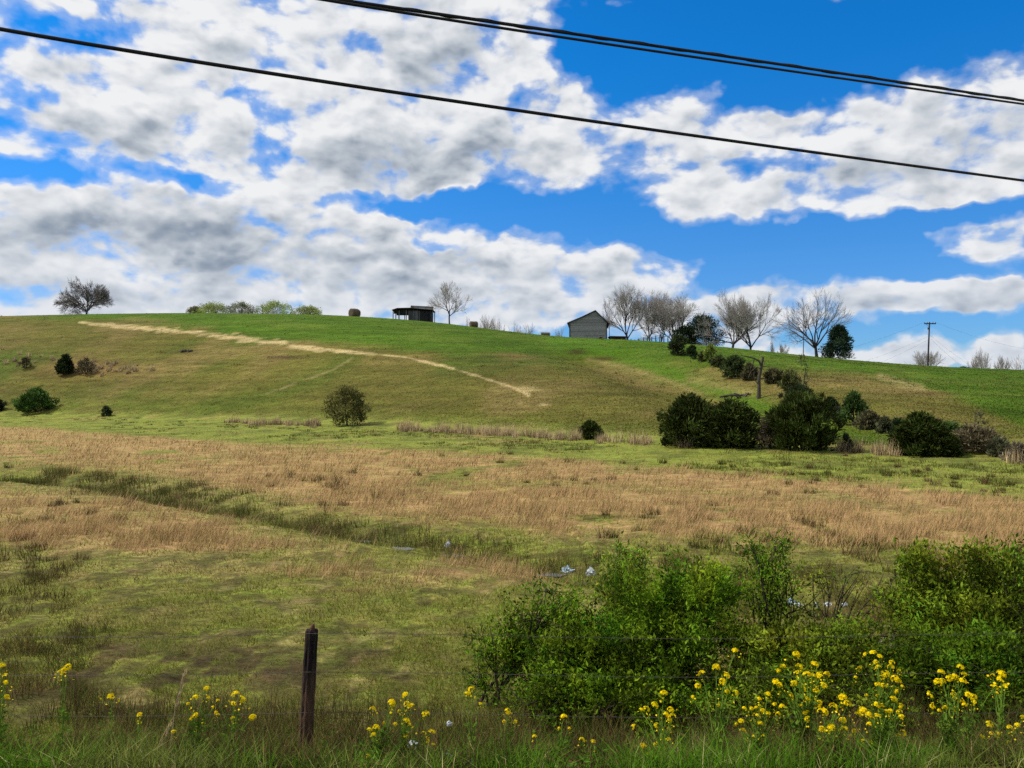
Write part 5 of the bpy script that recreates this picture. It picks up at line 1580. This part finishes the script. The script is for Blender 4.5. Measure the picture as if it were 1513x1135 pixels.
# broad-leaved weeds low in the verge
nc_ = 420
cx_ = RNG.uniform(-5.5, 5.5, nc_); cy_ = RNG.uniform(5.7, 7.4, nc_)
ci = np.repeat(np.arange(nc_), 34); n = len(ci)
P = np.stack([cx_[ci] + RNG.normal(0, .07, n), cy_[ci] + RNG.normal(0, .06, n), np.zeros(n)], 1)
P[:, 2] = terrain(P[:, 0], P[:, 1]) + RNG.uniform(0, .22, n) * RNG.uniform(.3, 1, nc_)[ci]
V, F = cards(P, RNG.normal(0, 1, (n, 3)) * np.array([1, 1, .3]) + np.array([0, 0, .5]), RNG.uniform(.02, .075, n), RNG.uniform(.008, .026, n), RNG)
cc = np.where(RNG.uniform(0, 1, (nc_, 1)) < .25, lin(120, 98, 58), lin(78, 116, 30))[ci] * RNG.uniform(.5, 1.3, (n, 1))
tag(Geo().add(V, F, np.repeat(cc, 4, 0)).build('verge_leaves', M_LEAF), kind='stuff')

s = spot(258, 0, 6.7)
root = thing('dry_stalk', 'tall pale dry straw stalk leaning right among the weeds left of the post', 'dry grass', s)
q = 6.7 / FPX; zb = CAMZ + (585 - 1140) * q
T = lambda px, py: np.array([(px - 258) * q, 0, CAMZ + (585 - py) * q - s[2]])
gs = Geo()
V, F = tubes(np.array([[T(252, 1120), T(258, 1070), T(262, 1040), T(270, 1005), T(276, 988)], [T(226, 1128), T(238, 1098), T(246, 1080), T(256, 1062), T(262, 1052)]]), np.array([[.006, .005, .004, .003, .002]] * 2), 5)
gs.add(V, F, lin(196, 178, 130)); gs.build('stem', M_LEAF, root)
gs = Geo(); rng = np.random.default_rng(9)
for (p0, p1, m_) in ((T(262, 1046), T(276, 990), 110), (T(228, 1126), T(256, 1066), 60)):
    gs = Geo(); t = rng.uniform(0, 1, m_)[:, None]
    P = p0 + (p1 - p0) * t + rng.normal(0, .004, (m_, 3))
    V, F = cards(P, np.array([.25, 0, 1.0])[None] + rng.normal(0, .14, (m_, 3)), rng.uniform(.03, .07, m_), .006, rng)
    gs.add(V, F, np.repeat(lin(206, 184, 140) * rng.uniform(.7, 1.1, (m_, 1)), 4, 0)); gs.build('seed_head', M_LEAF, root)

# ---------------------------------------------------------------- litter and the pale rock
def scrap(name, label, cat, px, py, wpx, hpx, mat, seed, depth=None, group=None, rough=.28):
    rng = np.random.default_rng(seed)
    s = ground_px(px, py) if depth is None else spot(px, py, depth)
    d = s[1]; a = wpx / FPX * d / 2; b = hpx / FPX * d * .7; a *= 1.15
    g = Geo(); M, K = 14, 7
    th = np.arange(M) * 2 * pi / M
    V = []
    for k in range(K):
        f = k / (K - 1)
        r = a * (1 - f ** 2.2 * .85) * (1 + rough * rng.normal(size=M))
        V.append(np.stack([r * np.cos(th), r * .7 * np.sin(th), f * b * (1 + .25 * rng.normal(size=M)) + (0 if k else -.02)], 1))
    idx = np.arange(M * K).reshape(K, M)
    F = np.stack([idx[:-1], np.roll(idx, -1, 1)[:-1], np.roll(idx, -1, 1)[1:], idx[1:]], -1).reshape(-1, 4)
    V = np.concatenate(V)
    g.add(V, F)
    g.add(np.concatenate([V[-M:], V[-M:].mean(0)[None]]), [(i, (i + 1) % M, M) for i in range(M)])
    o = g.build(name, mat, None, False, s)
    return tag(o, label, cat, group)


LT = 'white litter caught along the ditch'
scrap('plastic_bag', 'small white plastic bag lying by the middle of the ditch', 'litter', 662, 808, 9, 9, M_WHITE, 1, group=LT)
scrap('plastic_bag', 'pale blue plastic bag in the ditch left of the white one by the sapling', 'litter', 838, 845, 15, 10, M_BLUEW, 2, group=LT)
scrap('plastic_bag', 'crumpled white plastic bag beside the light green sapling', 'litter', 873, 850, 13, 14, M_WHITE, 3, group=LT)
scrap('plastic_bag', 'white plastic scrap half hidden behind the light green sapling', 'litter', 940, 858, 14, 7, M_WHITE, 4, group=LT)
scrap('plastic_bag', 'pale blue and white plastic bag framed by the arching cane', 'litter', 1169, 892, 10, 11, M_BLUEW, 5, group=LT)
scrap('plastic_scrap', 'low white plastic scrap just right of the blue bag under the arching cane', 'litter', 1179, 895, 11, 5, M_WHITE, 6, group=LT)
scrap('plastic_scrap', 'small white plastic scrap in the middle of the litter row under the arching cane', 'litter', 1206, 896, 6, 7, M_WHITE, 7, group=LT)
scrap('plastic_scrap', 'thin white plastic scrap right of the middle of the litter row', 'litter', 1224, 894, 9, 4, M_WHITE, 8, group=LT)
scrap('plastic_scrap', 'small pale plastic scrap at the right end of the litter row', 'litter', 1248, 895, 7, 6, M_WHITE, 9, group=LT)
scrap('rock', 'pale grey rock showing through the shrubs near the right', 'rock', 1308, 925, 46, 26, M_ROCK, 10, 9.9, rough=.12)
LV = 'white litter in the roadside grass'
for k, (px, py, w, h, d, lb) in enumerate((
        (610, 1098, 14, 8, 6.75, 'crumpled white paper low among the stacked mustard heads'),
        (662, 1114, 10, 8, 6.6, 'white paper scrap right of the stacked mustard plant'),
        (700, 1110, 9, 8, 6.75, 'white paper scrap upright in the weeds left of the dark gap'),
        (697, 1122, 6, 5, 6.55, 'tiny white scrap just below the upright one in the weeds'),
        (738, 1124, 9, 7, 6.5, 'folded white scrap in the grass below the small three-headed mustard plant'),
        (632, 1134, 22, 9, 6.35, 'wide white paper at the bottom edge right of the fence post'),
        (664, 1066, 6, 5, 7.2, 'small white scrap in the weeds between the stacked and the twin-headed mustard'))):
    o = scrap('paper_scrap', lb, 'litter', px, py, w, h, M_WHITE, 40 + k, d, LV, .3)
    o.location.z = float(at_depth(px, py, d)[2]) if at_depth(px, py, d)[2] > o.location.z else o.location.z

# ---------------------------------------------------------------- overhead cables by the road
def cable(pxs, label, r, twist=False):
    """three picture points each with a depth; the cable is a smooth sagging curve through them, carried on far past both ends"""
    pts = np.array([at_depth(px, py, d) for px, py, d in pxs])
    t = np.array([0, .5, 1.0])
    co_ = [np.polyfit(t, pts[:, i], 2) for i in range(3)]
    def curve(tt):      # a sag between the picked points, straight beyond them
        tc_ = np.clip(tt, -.12, 1.12)
        return np.stack([np.polyval(c, tc_) + np.polyval(np.polyder(c), tc_) * (tt - tc_) for c in co_], 1)
    tt = np.linspace(-1.2, 2.2, 140)
    P = curve(tt)
    g = Geo().add(*tubes(P[None], np.full((1, 140), r), 8))
    if twist:
        tt = np.linspace(-1.2, 2.2, 1500); Q = curve(tt)
        a = tt * 60
        Q = Q + np.stack([0 * a, np.cos(a), np.sin(a)], 1) * r * 1.05
        g.add(*tubes(Q[None], np.full((1, 1500), r * .28), 4))
    o = g.build('overhead_cable', M_CABLE, None, True)
    return tag(o, label, 'cable', 'black cables crossing the sky')


cable([(0, 43, 7.6), (756, 162, 9.4), (1513, 267, 12.6)], 'lowest single black cable running from the left edge to the right edge of the sky', .021)
cable([(480, -3, 9.0), (996, 72, 10.6), (1513, 149, 13.4)], 'upper twisted black cable of the close pair at the top of the sky', .021, True)
cable([(480, 0, 8.6), (996, 80, 10.2), (1513, 154, 13.0)], 'lower smooth black cable of the close pair at the top of the sky', .017)
